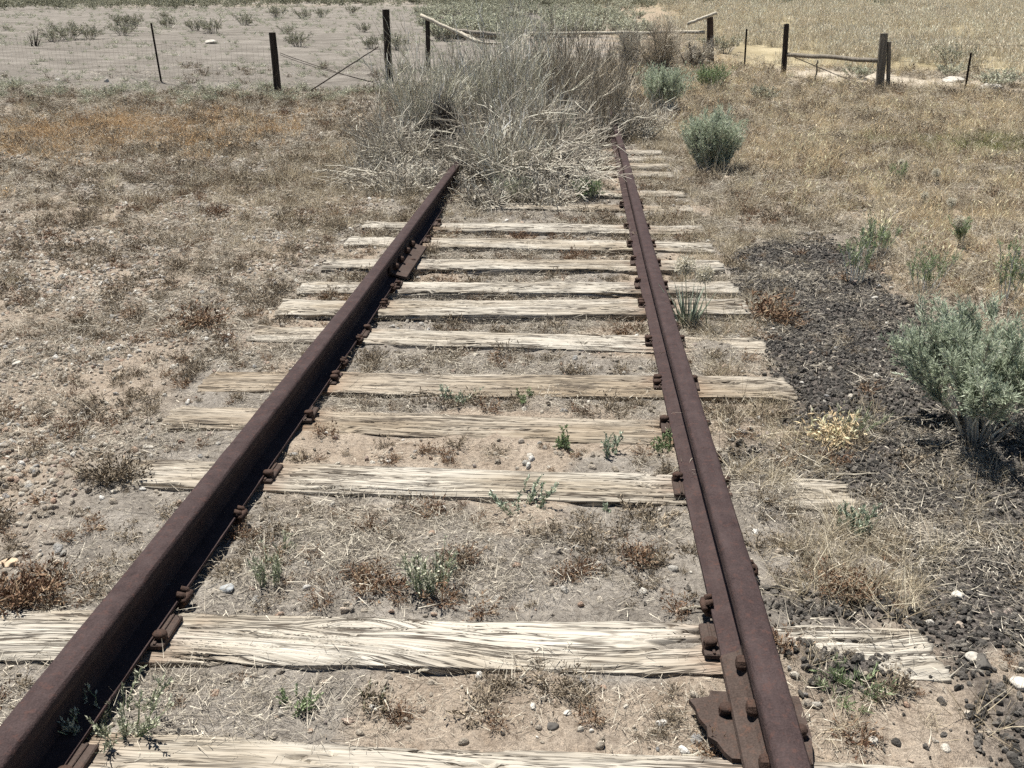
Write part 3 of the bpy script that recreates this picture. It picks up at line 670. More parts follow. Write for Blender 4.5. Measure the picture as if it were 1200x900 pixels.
# straw tufts: right shoulder and brush edges
x, y, r = sample(lambda x, y: np.clip(sstep(.82, .95, x)*(.45+.5*sstep(.3, .7, vnoise(x/.3, y/.3, 121)))*(1-cinder(x, y)*(.62+.32*sstep(2.9, 3.6, y)))*(1-.4*straw_zone(x, y))*(.15+.85*sstep(.35, .6, vnoise(x/.28, y/.28, 123))) + .8*np.exp(-((x+1.7)/1.1)**2-((y-9.2)/2.2)**2) + .10*sstep(-2, -5, x)*sstep(4, 9, y)*not_p(x, y), 0, 1)*not_p(x, y), 4.5, 24, 1.2, 420)
k = ~on_track(x, y) & ~on_tie(x, y, .02); x, y, r = x[k], y[k], r[k]
scatter('straw_tufts', onground(x, y), C['straw'], 6, .35, 1.0, 'pale straw tufts between the right rail and the cinders', 'dry grass', np.maximum(1, (r/5)**.5), .3)
x, y, r = sample(lambda x, y: np.clip(straw_zone(x, y)*(1-cinder(x, y))*(1-.9*gz(x, y))*(.35+.65*sstep(.25, .6, vnoise(x/.6, y/.6, 131))), 0, 1)*not_p(x, y), 7, 30, 1.3, 46)
scatter('tan_grass', onground(x, y), C['tan'], 6, .4, 1.0, 'tan dry grass covering the ground right of the track', 'dry grass', np.maximum(1, (r/7)**.5), .3)
x, y, r = sample(lambda x, y: orange(x, y), 10, 22, 1.0, 75)
scatter('orange_grass', onground(x, y), C['orange'], 5, .5, 1.1, 'orange dry grass patch on the left before the fence', 'dry grass', None, .3)
x, y, r = sample(gz, 12, 24, 1.0, 150)
scatter('green_grass', onground(x, y), C['green'], 5, .5, 1.1, 'olive green grass patch at the right edge of the shoulder', 'grass', None, .3)
x, y, r = sample(lambda x, y: field(x, y)*(.06+.94*sstep(.32, .62, .6*vnoise(x/1.3, y/1.5, 151)+.4*vnoise(x/5, y/6, 153)))*(.3+.7*sstep(25, 33, y+.35*(x-4))), 30, 190, 1.25, 8, ang=.62)
scatter('field_grass', onground(x, y), C['field'], 6, .6, 1.15, 'tall yellow grass filling the field beyond the right fence', 'grass', np.maximum(1, (r/32)**.55), .12)
# pebbles and cinders
x, y, r = sample(lambda x, y: np.clip((.10+.9*sstep(-.9, -1.5, x)*sstep(.35, .62, vnoise(x/.5, y/.5, 161)+.15*vnoise(x/.15, y/.15, 163)))*not_p(x, y)*(1-.7*cinder(x, y)), 0, 1), 5, 18, 1.4, 2200)
k = ~on_track(x, y) & ~(on_tie(x, y, .01)); x, y, r = x[k], y[k], r[k]
scatter('pebbles', onground(x, y, .001), C['pebble'], 9, .005, .0195, 'rounded tan, white and pink pebbles left of the track', 'gravel', np.maximum(1, (r/5)**.6), lay=True)
x, y, r = sample(lambda x, y: np.clip(cinder(x, y)+.02*(x > .9), 0, 1), 6, 12, 1.4, 5600)
k = ~on_track(x, y) & ~(on_tie(x, y, -.09)); x, y, r = x[k], y[k], r[k]
scatter('cinders', onground(x, y, .003), C['cinder'], 9, .003, .0145, 'black cinder lumps spread along the right side of the track', 'cinders', np.maximum(1, (r/6)**.6), lay=True)

# ------------------------------------------------------------------ shrubs
def wand_set(n, rad, h, lean, curve, K=6, hvar=.35, dome=0., chaos=0.):
    """upright bending stems from a crown; returns (n,K,3)"""
    a = rng.uniform(0, 2*PI, n); r = rad*np.sqrt(rng.random(n)); base = np.stack([r*np.cos(a), r*np.sin(a), np.full(n, -.03)], 1)
    a2 = a+rng.normal(0, 1e-6+chaos, n); out = np.stack([np.cos(a2), np.sin(a2), np.zeros(n)], 1)
    H = h*(1-hvar*rng.random(n))*(1-dome*(r/rad)**2); ln = lean*rng.uniform(.1, 1, n)
    t = np.linspace(0, 1, K)
    hz = (ln[:, None]*(t+curve*t**2)[None, :])*H[:, None]
    P = base[:, None, :]+out[:, None, :]*hz[:, :, None]; P[:, :, 2] += H[:, None]*t*(1-.25*ln[:, None]*t)
    P[:, 1:, :] += np.cumsum(rng.normal(0, (.02+.022*chaos)*h, (n, K-1, 3)), 1)*.5
    return P
def branchlets(P, m, tmin, L, ang, K=4, up=.3):
    n, K0, _ = P.shape; w = rng.integers(0, n, m); t = rng.uniform(tmin, .97, m)*(K0-1); k = np.minimum(t.astype(int), K0-2); f = (t-k)[:, None]
    s = P[w, k]*(1-f)+P[w, k+1]*f; d = P[w, k+1]-P[w, k]; d /= np.linalg.norm(d, axis=1, keepdims=True)+1e-9
    d = d+rng.normal(0, ang, (m, 3)); d[:, 2] += up; d /= np.linalg.norm(d, axis=1, keepdims=True)
    ln = L*rng.uniform(.4, 1, m); tt = np.linspace(0, 1, K)
    B = s[:, None, :]+d[:, None, :]*(ln[:, None]*tt)[:, :, None]
    B[:, 1:, :] += np.cumsum(rng.normal(0, .06*L, (m, K-1, 3)), 1)*.6
    return B
def taper(P, r0, r1): n, K, _ = P.shape; return np.broadcast_to(np.linspace(r0, r1, K), (n, K))*rng.uniform(.7, 1.25, (n, 1))
def dry_shrub(name, n, m, rad, h, lean, r0, r1, wandmat, twigmat, bl=.22, curve=.6, tw=.0016, tmin=.3, up=.4, parent_loc=(0, 0, 0), tone=None, chaos=.9, hv=.6, spread=.5):
    P = wand_set(n, rad, h, lean, curve, 6, hv, 0., chaos)
    mb = MB(); add_tubes(mb, P, taper(P, r0, r1), 4, rng.random(n)*.8+.1)
    root = obj(name, None, None, parent_loc)
    obj('stems', mb.make('stems', [wandmat]), root)
    B0 = branchlets(P, n*3, .12, bl*2.0, spread*1.15, 5, up*.8); mb = MB(); add_tubes(mb, B0, taper(B0, r1*1.15, r1*.5), 4, rng.random(n*3)); obj('branches', mb.make('branches', [wandmat]), root)
    B = branchlets(B0, m, tmin, bl, spread, 4, up)
    mb = MB(); add_tubes(mb, B, taper(B, tw, tw*.45), 3, rng.random(m))
    obj('twigs', mb.make('twigs', [twigmat]), root)
    return root, P, B
def leafy_shrub(name, loc, n, m, nl, rad, h, lean, leafmat, stemmat=None, lL=(.014, .03), lW=.0035, bl=.16, r0=.005, curve=.4, tmin=.4, up=.35, hvar=.35, tw=.0015, dome=0., chaos=.5):
    P = wand_set(n, rad, h, lean, curve, 6, hvar, dome, chaos)
    root = obj(name, None, None, loc)
    mb = MB(); add_tubes(mb, P, taper(P, r0, r0*.3), 4, rng.random(n))
    B = branchlets(P, m, tmin, bl, .4, 4, up); add_tubes(mb, B, taper(B, tw, tw*.5), 3, rng.random(m))
    obj('stems', mb.make('stems', [stemmat or M['wand']]), root)
    w = rng.integers(0, m, nl); t = rng.uniform(.1, 1, nl)*3; k = np.minimum(t.astype(int), 2); f = (t-k)[:, None]
    p = B[w, k]*(1-f)+B[w, k+1]*f; d = B[w, k+1]-B[w, k]; d /= np.linalg.norm(d, axis=1, keepdims=True)+1e-9
    d = d+rng.normal(0, .45, (nl, 3))
    V, Q = leaf_quads(p, d, rng.uniform(*lL, nl), np.full(nl, lW)*rng.uniform(.7, 1.4, nl))
    mb = MB(); mb.add(V, Q, None, None, np.repeat(np.clip(rng.random(m)[w]*.7+rng.random(nl)*.3, 0, 1), 4)); obj('foliage', mb.make('foliage', [leafmat]), root)
    return root
def place(px, py, dz=0.):
    p = G(px, py); return (float(p[0]), float(p[1]), float(p[2])+dz)
def px_h(loc, h): return h/ppm(loc)/math.cos(PITCH)
brushg = 'dry brush grown over the rails'
# big dry clumps: (base px, base py, height px, width px, label, kind)
BR = [
 (600, 224, 88, 110, 'pale brittle wands leaning out low at the front of the clump', 's', 90, 420),
 (648, 212, 84, 90, 'brown grey wands rising at the right of the stick heap', 'b', 80, 420),
 (578, 216, 80, 84, 'brown grey wands rising at the left of the stick heap', 'b', 80, 420),
 (497, 182, 118, 96, 'grey green upright brush left of the dark hollow', 'g', 120, 800),
 (465, 205, 62, 110, 'low grey brush at the left of the clump by the left rail end', 'd', 110, 700),
 (592, 180, 140, 92, 'tall pale wands in the middle of the brush', 'g', 130, 900),
 (628, 196, 104, 100, 'pale fanning wands at the front, rising from the heap of sticks', 's', 120, 520),
 (662, 172, 132, 96, 'tall grey brush right of the middle wands', 'b', 130, 900),
 (706, 163, 102, 76, 'brown grey brush leaning over the top of the right rail', 'b', 110, 800),
 (562, 165, 100, 84, 'pale brush behind the dark hollow', 's', 110, 700),
 (545, 140, 76, 90, 'farther pale brush left of the middle wands', 's', 110, 700),
 (640, 130, 92, 110, 'farthest green tinted brush between the rails', 'g', 120, 900),
 (612, 215, 60, 120, 'leafless grey bush at the front of the clump', 'd', 90, 700),
 (545, 212, 52, 100, 'low dense twiggy bush before the left rail end', 'd', 90, 700),
 (680, 196, 50, 80, 'small twiggy bush by the inner side of the right rail', 'd', 80, 600),
 (480, 230, 40, 100, 'grey twiggy mass just left of the left rail end', 'd', 100, 700),
 (640, 240, 34, 110, 'low twig mass at the very front of the clump, in its middle', 'd', 100, 700),
 (570, 240, 30, 90, 'low twig mass at the very front of the clump, beside the left rail end', 'd', 90, 600),
 (452, 188, 56, 80, 'thin grey bush standing left of the clump', 'd', 80, 500),
 (700, 140, 70, 90, 'farthest brown grey brush by the tie gap', 'b', 100, 700),
 (430, 210, 36, 70, 'sparse grey bush farthest left of the clump', 'd', 50, 260),
 (745, 165, 44, 80, 'small grey bush outside the top of the right rail', 'd', 90, 700),
 (519, 190, 62, 44, 'brush coloured dark brown for the shade in the hollow', 'k', 130, 1500),  # shade of the hollow put into the stem colour
 (514, 226, 30, 54, 'small twiggy heap lying over the end of the left rail', 'd', 70, 500),
]
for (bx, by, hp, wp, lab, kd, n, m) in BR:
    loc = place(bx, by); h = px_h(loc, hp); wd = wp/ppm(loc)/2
    wm, tm = {'g': (M['deadwood'], M['greenwand']), 's': (M['wand'], M['wand']), 'd': (M['deadwood'], M['deadwood']), 'b': (M['deadwood'], M['brownwand']), 'k': (M['bark'], M['bark'])}[kd]  # k: dark colour stands in for the shade inside the brush
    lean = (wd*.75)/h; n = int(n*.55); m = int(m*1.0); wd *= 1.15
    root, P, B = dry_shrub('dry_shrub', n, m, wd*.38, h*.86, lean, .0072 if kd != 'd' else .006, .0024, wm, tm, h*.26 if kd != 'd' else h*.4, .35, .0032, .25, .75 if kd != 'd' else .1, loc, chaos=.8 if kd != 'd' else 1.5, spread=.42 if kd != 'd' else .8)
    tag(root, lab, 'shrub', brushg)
# fallen tangled branches at the front of the brush
def dead_tangle(loc, n, spread, h, seedlab):
    K = 7; a = rng.uniform(0, 2*PI, n); L = spread*rng.uniform(.5, 1.15, n)
    t = np.linspace(0, 1, K); d = np.stack([np.cos(a), np.sin(a)*.8, np.zeros(n)], 1)
    st = np.stack([rng.normal(0, spread*.28, n), rng.normal(0, spread*.2, n), rng.uniform(.0, h*.8, n)], 1)
    P = st[:, None, :]+d[:, None, :]*(L[:, None]*t)[:, :, None]
    P[:, :, 2] += (rng.uniform(-.5, .9, n)*h)[:, None]*(t**1.3)[None, :] + (rng.uniform(0, .35, n)*h)[:, None]*np.sin(t*PI)[None, :]
    P[:, 1:, :] += np.cumsum(rng.normal(0, .022*spread, (n, K-1, 3)), 1)*.55
    P[:, :, 2] = np.maximum(P[:, :, 2], .005)
    mb = MB(); add_tubes(mb, P, taper(P, .0052, .002), 4, rng.random(n)*.9+.05)
    root = obj('dead_branches', None, None, loc); obj('branches', mb.make('branches', [M['deadwood']]), root)
    B = branchlets(P, n*7, .15, spread*.28, .55, 4, .1); B[:, :, 2] = np.maximum(B[:, :, 2], .004)
    mb = MB(); add_tubes(mb, B, taper(B, .0026, .0010), 3, rng.random(n*7)); obj('twigs', mb.make('twigs', [M['deadwood']]), root)
    return tag(root, seedlab, 'dead branches', 'dead branches fallen at the front of the brush')
for (bx, by, wp, hp, n, lab) in ((625, 224, 190, 62, 130, 'bleached broken branches fanned over the ground in front of the brush'), (600, 206, 230, 90, 120, 'pale dead sticks heaped against the feet of the tall wands'), (545, 212, 130, 34, 60, 'dead branches tangled just right of the left rail end'),
                                 (450, 222, 130, 34, 55, 'dead grey branches strewn left of the left rail end'), (685, 205, 90, 30, 40, 'dead twigs lying against the inner side of the right rail'), (510, 185, 130, 50, 60, 'dark dead branches around the hollow'),
                                 (410, 215, 90, 22, 30, 'thin dead branches scattered farthest left of the brush')):
    loc = place(bx, by); dead_tangle(loc, n, wp/ppm(loc)*.45, hp/ppm(loc)*.7, lab)
# dead shrub with dark trunks beyond the brush
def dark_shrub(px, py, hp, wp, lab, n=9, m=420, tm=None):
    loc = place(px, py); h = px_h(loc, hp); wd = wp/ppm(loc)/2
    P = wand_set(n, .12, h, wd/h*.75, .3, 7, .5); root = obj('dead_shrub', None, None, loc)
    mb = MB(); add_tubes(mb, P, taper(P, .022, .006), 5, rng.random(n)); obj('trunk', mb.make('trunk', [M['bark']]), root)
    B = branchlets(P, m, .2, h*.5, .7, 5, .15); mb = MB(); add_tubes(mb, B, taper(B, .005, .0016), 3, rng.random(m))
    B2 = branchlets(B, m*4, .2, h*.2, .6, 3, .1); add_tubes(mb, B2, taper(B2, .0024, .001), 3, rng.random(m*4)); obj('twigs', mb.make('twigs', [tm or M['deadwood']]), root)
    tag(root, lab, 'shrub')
dark_shrub(522, 180, 44, 46, 'knot of dead stems coloured dark as the shade of the hollow in the brush', 40, 300, M['bark'])  # dark stems added to paint the shaded hollow
dark_shrub(738, 82, 44, 70, 'dead shrub with dark trunk beyond the brush, left of its twin')
dark_shrub(775, 90, 60, 100, 'larger dead shrub with dark forked trunk beyond the green shrub', 12, 700, M['brownwand'])
dark_shrub(812, 82, 34, 60, 'low leafless shrub at the foot of the brown post')
def on_plane(px, py, z):
    p = G(px, py, z); x, y = float(p[0]), float(p[1])-.02
    for (yl, yr, w, *_) in TIE_Y:                       # stand in the soil just in front of a tie, not inside it
        yy = yl+(yr-yl)*(x-RX_L)/1.493
        if abs(y-yy) < w/2+.012 and abs(x) < 1.22: y = yy-w/2-.014
    return (x, y, float(zt(x, y)))
# green shrubs
def leafy(px, py, hp, wp, lab, mat, n, m, nl, cat='shrub', name='sagebrush', group=None, zplane=None, fat=.62, rad=None, lean=None, **kw):
    loc = place(px, py) if zplane is None else on_plane(px, py, zplane); h = px_h(loc, hp); wd = wp/ppm(loc)/2
    r = leafy_shrub(name, loc, n, m, nl, rad or wd*(.35 if fat < .9 else .6), h, lean or wd*fat/h*(1 if fat < .9 else .55), mat, **kw); tag(r, lab, cat, group); return r
leafy(833, 200, 76, 74, 'rounded blue green shrub beside the right tie ends', M['sagelight'], 200, 2600, 26000, lL=(.025, .055), lW=.006, bl=.13, up=.7, tmin=.2, hvar=.4, fat=.8, r0=.003, dome=.5, chaos=.5)
leafy(1146, 514, 146, 128, 'large grey green shrub with pale bare stems on the black cinders', M['sagelight'], 54, 2200, 34000, name='rabbitbrush', lL=(.016, .032), lW=.0042, bl=.11, r0=.0036, tmin=.5, up=.6, curve=.3, rad=.045, lean=.66, tw=.0011, chaos=1.1, stemmat=M['deadwood'])
leafy(778, 132, 46, 74, 'pale green bush left behind the rounded shrub', M['sagelight'], 90, 900, 11000, lL=(.03, .05), lW=.009, bl=.22, chaos=.8)
leafy(832, 108, 26, 42, 'small yellowish green bush between the pale bush and the fence', M['weed'], 40, 300, 3000, lL=(.03, .06), lW=.01, bl=.2, up=.8)
leafy(655, 185, 40, 60, 'grey green leafy plant inside the dry brush', M['sage'], 40, 400, 4000, lL=(.02, .04), lW=.006, bl=.2)
leafy(690, 235, 22, 36, 'small green plant at the foot of the brush by the right rail', M['weed'], 25, 150, 1200, lL=(.02, .04), lW=.006, bl=.08)
leafy(600, 238, 26, 60, 'grey leafy growth low in front of the bleached branches', M['greysage'], 40, 250, 2500, lL=(.02, .04), lW=.006, bl=.1)
leafy(1000, 330, 60, 50, 'upright dark green weeds at the edge of the cinders', M['weed'], 13, 100, 900, name='tall_weed', r0=.003, lL=(.015, .03), lW=.004, bl=.07, up=.9)
leafy(1025, 300, 42, 46, 'dark green weed stems above the cinder patch', M['weed'], 11, 100, 720, name='tall_weed', r0=.003, lL=(.02, .035), lW=.004, bl=.08, up=.9)
leafy(1080, 345, 50, 55, 'olive weed clump between the cinders and the large grey shrub', M['weed'], 15, 125, 900, name='tall_weed', r0=.003, lL=(.015, .03), lW=.004, bl=.08, up=.8)
leafy(1180, 355, 70, 40, 'dark weed at the right edge above the large grey shrub', M['weed'], 13, 130, 1080, name='tall_weed', r0=.003, lL=(.015, .03), lW=.004, bl=.08, up=.9)
leafy(1128, 290, 34, 22, 'lone dark weed standing in the tan grass', M['weed'], 6, 60, 540, name='tall_weed', r0=.003, lL=(.02, .04), lW=.005, bl=.08, up=.9)
leafy(1050, 216, 26, 20, 'small dark weed farthest up the tan grass', M['weed'], 6, 50, 420, name='tall_weed', r0=.003, lL=(.02, .04), lW=.005, bl=.1, up=.9)
# small weeds in the track
def weed(px, py, hp, wp, lab, mat=None, n=9, nl=130, lL=(.008, .018), lW=.007, **kw):
    return leafy(px, py, hp, wp, lab, mat or random.choice((M['weed'], M['sage'])), n, n*8, nl*5, 'weed', 'green_weed', 'green weeds between the rails' if 200 < px < 800 else None, lL=tuple(v*.8 for v in lL), lW=lW*.7, bl=.035, r0=.0022, tmin=.1, up=.5, fat=1.0+.8*random.random(), chaos=.7, tw=.0009, stemmat=M['weed'], zplane=0.0 if py > 440 and 200 < px < 1000 else None, **kw)
weed(612, 588, 40, 66, 'leafy upright weed over the near edge of the third tie', n=9, nl=150)
weed(506, 684, 58, 58, 'bushy grey green weed alone in the bare gap between ties', M['greysage'], 22, 300)
weed(535, 464, 24, 42, 'spreading green weed before the tan tie, left of its neighbour', n=8, nl=110)
weed(618, 463, 20, 32, 'thin green weed before the tan tie, right of its neighbour', n=5, nl=70)
weed(661, 519, 30, 20, 'compact upright weed at the left of three', n=6, nl=110)
weed(718, 524, 32, 28, 'spindly upright weed in the middle of three', n=5, nl=90)
weed(776, 517, 30, 34, 'green weed touching the inner flange of the right rail', n=8, nl=120)
weed(711, 584, 16, 8, 'tiny single sprig on the third tie', n=2, nl=24)
weed(138, 850, 62, 110, 'grey green bushy weed against the left rail by the nearest tie', M['greysage'], 26, 420, (.007, .016), .006)
weed(350, 812, 22, 34, 'small green rosette between the two nearest ties', n=8, nl=90)
weed(320, 668, 50, 46, 'sparse grey green weed near the blue grey stone', M['greysage'], 12, 130, (.01, .02), .004)
weed(325, 640, 26, 44, 'thin grey weed beside the left rail in the bare gap', M['greysage'], 10, 90, (.01, .02), .004)
weed(995, 618, 50, 56, 'dark green weed over the buried tie end right of the rail', n=10, nl=190)
weed(990, 800, 30, 60, 'low green weed by the cinder covered tie end', n=12, nl=150, lL=(.015, .035), lW=.003)
weed(440, 806, 20, 40, 'low brown grey weed before the swirl-grained tie', M['greyforb'], 10, 80)
weed(990, 498, 44, 60, 'olive tufted weed right of the buried tie remnants', M['darksage'], 14, 160, (.012, .028), .003)
# linear-leaved plant with seed heads beside right rail
def linear_plant(px, py, hp, wp, lab, n=34):
    loc = place(px, py); h = px_h(loc, hp); wd = wp/ppm(loc)/2; root = obj('linear_leaved_plant', None, None, loc)
    P = wand_set(n, .025, h, wd/h*.95, .25, 6, .5); mb = MB(); R = np.stack([np.full(n, .0024), np.full(n, .003), np.full(n, .0031), np.full(n, .003), np.full(n, .0022), np.full(n, .0008)], 1)
    add_tubes(mb, P, R, 4, rng.random(n)*.8); obj('foliage', mb.make('foliage', [M['sage']]), root); return tag(root, lab, 'plant')
linear_plant(806, 384, 62, 62, 'clump of upright linear green leaves beside the right rail')
def puff(px, py, base_py, d, lab):
    g = place(px, base_py); p = at_depth(px, py, g[1]); root = obj('seed_head', None, None, g); r = d/ppm(p)/2
    n = 260; v = rng.normal(size=(n, 3)); v /= np.linalg.norm(v, axis=1, keepdims=True); c = np.array(p)-np.array(g)
    V, Q, t = blades(np.broadcast_to(c, (n, 3)).copy(), v, r*rng.uniform(.8, 1.05, n), np.full(n, r*.10), np.zeros(n), 2)
    Vt = c+v*r*.9; V2, Q2 = leaf_quads(Vt, rng.normal(size=(n, 3)), np.full(n, r*.4), np.full(n, r*.12))
    mb = MB(); mb.add(V, Q, None, None, t); mb.add(V2, Q2, None, None, np.full(4*n, .8)); obj('seed_ball', mb.make('seed_ball', [M['puff']]), root)
    mb = MB(); P = np.stack([np.array([.01, 0, -.02]), c*.5+np.array([.006, 0, 0]), c]); add_tubes(mb, P[None], np.array([[.0022, .0018, .0014]]), 5); obj('stem', mb.make('stem', [M['weed']]), root)
    tag(root, lab, 'seed head', 'round pale seed heads')
for (a, b_, c_, d_, lab) in ((826, 321, 386, 22, 'round pale seed head beside the right rail, the nearer right one'), (803, 311, 384, 24, 'round pale seed head beside the right rail, the left one'), (1097, 202, 220, 10, 'pale seed head uppermost in the tan grass'), (1084, 229, 246, 9, 'pale seed head second down in the tan grass'),
                             (1115, 237, 262, 11, 'pale seed head nearest right of the second one'), (1125, 260, 290, 14, 'pale seed head on the lone dark weed'), (1056, 190, 212, 8, 'pale seed head on the small dark weed')):
    puff(a, b_, c_, d_, lab)
# larger dried weed clumps by the track, individual
def dryclump(px, py, hp, wp, lab, mat, n=90):
    loc = place(px, py); h = px_h(loc, hp); wd = wp/ppm(loc)/2; mb = MB()
    for q in range(max(3, int(wp/14))):
        s = P_forb(40, h*.8, 1.0, .0016); a = rng.uniform(0, 2*PI); rr_ = wd*.75*math.sqrt(rng.random())
        for V, t in zip(s.V, s.t): pass
        Vall = np.concatenate(s.V)+np.array([rr_*math.cos(a), rr_*math.sin(a)*.7, 0]); mb.add(Vall, np.concatenate(s.Q), None, None, np.concatenate(s.t))
    return tag(obj('dried_weed', mb.make('dried_weed', [mat]), None, loc), lab, 'dry weed')
dryclump(40, 700, 46, 110, 'rusty brown dried weed clump at the left edge of the photo', M['rustforb'])
dryclump(130, 560, 34, 70, 'grey brown dried weed at the left end of the third tie', M['greyforb'])
dryclump(230, 385, 34, 46, 'reddish dried weed among the pebbles on the left', M['rustforb'])
dryclump(255, 252, 18, 40, 'red brown dried weed high on the left bank', M['rustforb'])
dryclump(440, 692, 32, 40, 'dark brown dried weed left of the bushy grey weed', M['rustforb'])
dryclump(545, 655, 26, 40, 'dark brown dried weed right of the bushy grey weed', M['rustforb'])
dryclump(755, 655, 30, 36, 'dark brown dried weed in the bare soil near the right rail', M['rustforb'])
dryclump(680, 672, 24, 36, 'dark dried weed in the middle of the bare gap', M['rustforb'])
dryclump(905, 375, 40, 50, 'orange brown dried weed right of the brightest tie ends', M['rustforb'])
dryclump(1000, 690, 34, 90, 'orange brown dried weed above the cinder covered tie end', M['rustforb'])
dryclump(590, 805, 24, 40, 'dark dried weed between the two nearest ties', M['greyforb'])
dryclump(470, 845, 22, 50, 'brown dried weed just above the nearest tie', M['rustforb'])
dryclump(380, 445, 20, 30, 'dried weed against the left rail flange', M['greyforb'])
dryclump(975, 515, 40, 60, 'orange straw coloured dried weed by the olive tufted weed', M['tanstraw'])
# ------------------------------------------------------------------ single stones and wood bits
def stone(px, py, wp, lab, mat, seed, flat=.6, cat='stone', group=None):
    loc = place(px, py); r = wp/ppm(loc)/2; V, T = rock(seed, 3, flat, .5)
    tag(obj('stone', mesh('stone', V*r, None, T, [mat], None, smooth=True), None, (loc[0], loc[1], loc[2]+r*.2), (0, 0, seed)), lab, cat, group)
stone(266, 691, 20, 'blue grey pebble in the bare gap near the left rail', M['bluestone'], 3, .5)
stone(648, 852, 18, 'dark lump of rock above the nearest tie', M['cinder'], 4)
stone(625, 829, 12, 'whitish stone between the two nearest ties', M['whitestone'], 5)
stone(665, 836, 12, 'whitish stone right of the other, between the two nearest ties', M['whitestone'], 6)
stone(11, 662, 20, 'orange tan stone at the left edge above the rusty weed', M['tanstone'], 7)
stone(217, 505, 11, 'orange tan stone by the left end of the tan tie', M['tanstone'], 8)
stone(163, 885, 12, 'small dark lump lying on the nearest tie', M['cinder'], 9)
stone(1140, 772, 20, 'white stone beside the cinder covered tie end', M['whitestone'], 10)
stone(1152, 779, 26, 'black cinder lump against the white stone', M['cinder'], 11, .8)
stone(1198, 805, 30, 'cream stone at the right edge of the photo', M['whitestone'], 12)
stone(1123, 698, 18, 'white stone in the straw right of the track', M['whitestone'], 13)
stone(1022, 868, 18, 'white stone near the bottom right corner', M['whitestone'], 14)
stone(125, 96, 8, 'white lump lying by the left fence', M['whitestone'], 15, 1.0)
stone(68, 94, 7, 'pale lump lying left of the white one by the left fence', M['whitestone'], 16)
stone(248, 51, 16, 'pale flat rock on the bare flat beyond the left fence', M['whitestone'], 17, .3)
stone(1118, 97, 26, 'pale block lying left of the leaning stake beyond the right fence', M['whitestone'], 18, .4)
stone(1160, 105, 26, 'grey white rock right of the leaning stake', M['whitestone'], 19, .4)
stone(20, 427, 12, 'white stone at the left edge among the pebbles', M['whitestone'], 20)
stone(50, 352, 8, 'small white stone high on the left bank', M['whitestone'], 21)
stone(174, 525, 12, 'pale stone beside the left end of the tan tie', M['whitestone'], 22)
stone(117, 620, 11, 'pale tan stone on the left bank by the rail', M['tanstone'], 23)
stone(700, 570, 7, 'small red brown stone at the near edge of the third tie', M['tanstone'], 24)
def chip(px, py, lp, ang, lab, wood=True):
    loc = place(px, py, .012); L = lp/ppm(loc); mb = MB(); c, s = math.cos(ang)*L/2, math.sin(ang)*L/2
    line(mb, (-c, -s, 0), (c, s, .006), .004, 5, 0, .002, 5, .002); tag(obj('wood_splinter', mb.make('wood_splinter', [M['palepole']]), None, loc), lab, 'splinter')
chip(500, 790, 20, .5, 'pale splinter in front of the swirl-grained tie'); chip(616, 795, 20, .9, 'grey splinter right of the other in front of the swirl-grained tie'); chip(585, 778, 16, .9, 'splinter lifted off the swirl-grained tie')
chip(815, 718, 40, .15, 'long pale splinter beside the right rail above the swirl-grained tie'); chip(812, 890, 26, .2, 'pale splinter left of the big joint plate'); chip(1000, 560, 60, .05, 'long grey stick lying over the cinders')
# ------------------------------------------------------------------ far shrubs left of the track
def small_sage_meshes(mat, k, n=26, m=160, nl=900):
    out = []
    for _ in range(k):
        P = wand_set(n, .14, .5, .75, .4, 5, .5); mb = MB(); add_tubes(mb, P, taper(P, .008, .003), 3, rng.random(n))
        B = branchlets(P, m, .3, .2, .5, 3, .3); add_tubes(mb, B, taper(B, .005, .002), 3, rng.random(m)); st = mb.make('stems', [M['deadwood']])
        w = rng.integers(0, m, nl); p = B[w, 1]+(B[w, 2]-B[w, 1])*rng.random((nl, 1))
        V, Q = leaf_quads(p, rng.normal(size=(nl, 3))+np.array([0, 0, .6]), rng.uniform(.03, .08, nl), np.full(nl, .02)); mb = MB(); mb.add(V, Q, None, None, np.repeat(rng.random(nl), 4))
        out.append((st, mb.make('foliage', [mat])))
    return out
SM = small_sage_meshes(M['darksage'], 4); SG = small_sage_meshes(M['greysage'], 5, nl=1300)
def far_sage(px, py, hp, lab, group, src, squash=1.0):
    loc = place(px, py); s = px_h(loc, hp)/.5; st, fo = src[random.randrange(len(src))]
    root = obj('sagebrush', None, None, loc, (0, 0, random.uniform(0, 6.28))); root.scale = (s*squash, s*squash, s)
    obj('stems', st, root); obj('foliage', fo, root); tag(root, lab, 'shrub', group)
FS = [(63, 49, 16, 'second from the left on the bare flat, thin'), (82, 46, 19, 'dark, left of the wide low one'), (106, 46, 15, 'wide and low, fourth from the left'), (142, 30, 13, 'upper left of the pair above the steel post'), (157, 31, 14, 'upper right of the pair above the steel post'), (145, 42, 14, 'below the pair, left of the steel post'), (192, 22, 8, 'small, right of the steel post top'),
      (198, 33, 13, 'just right of the steel post'), (229, 36, 13, 'wide, between the steel post and the dark post'), (250, 39, 16, 'tall, left of the pale flat rock'), (286, 30, 13, 'left of the dark post, farther back'), (326, 21, 14, 'directly above the dark post'), (355, 22, 11, 'first right above the dark post'), (378, 20, 10, 'second right above the dark post'),
      (351, 55, 16, 'dark, right beside the dark post'), (336, 40, 9, 'small, right above the dark post top'), (467, 58, 18, 'dense, just right of the tall post'), (425, 38, 10, 'left of the tall post, low'), (412, 16, 9, 'far, left above the tall post'), (437, 57, 14, 'behind the diagonal brace at the tall post'), (8, 36, 6, 'tiny, at the left edge')]
for a, b_, c_, d_ in FS: far_sage(a, b_, c_, 'grey bush on the bare flat, '+d_, 'bushes on the bare flat beyond the left fence', SM, 1.05)
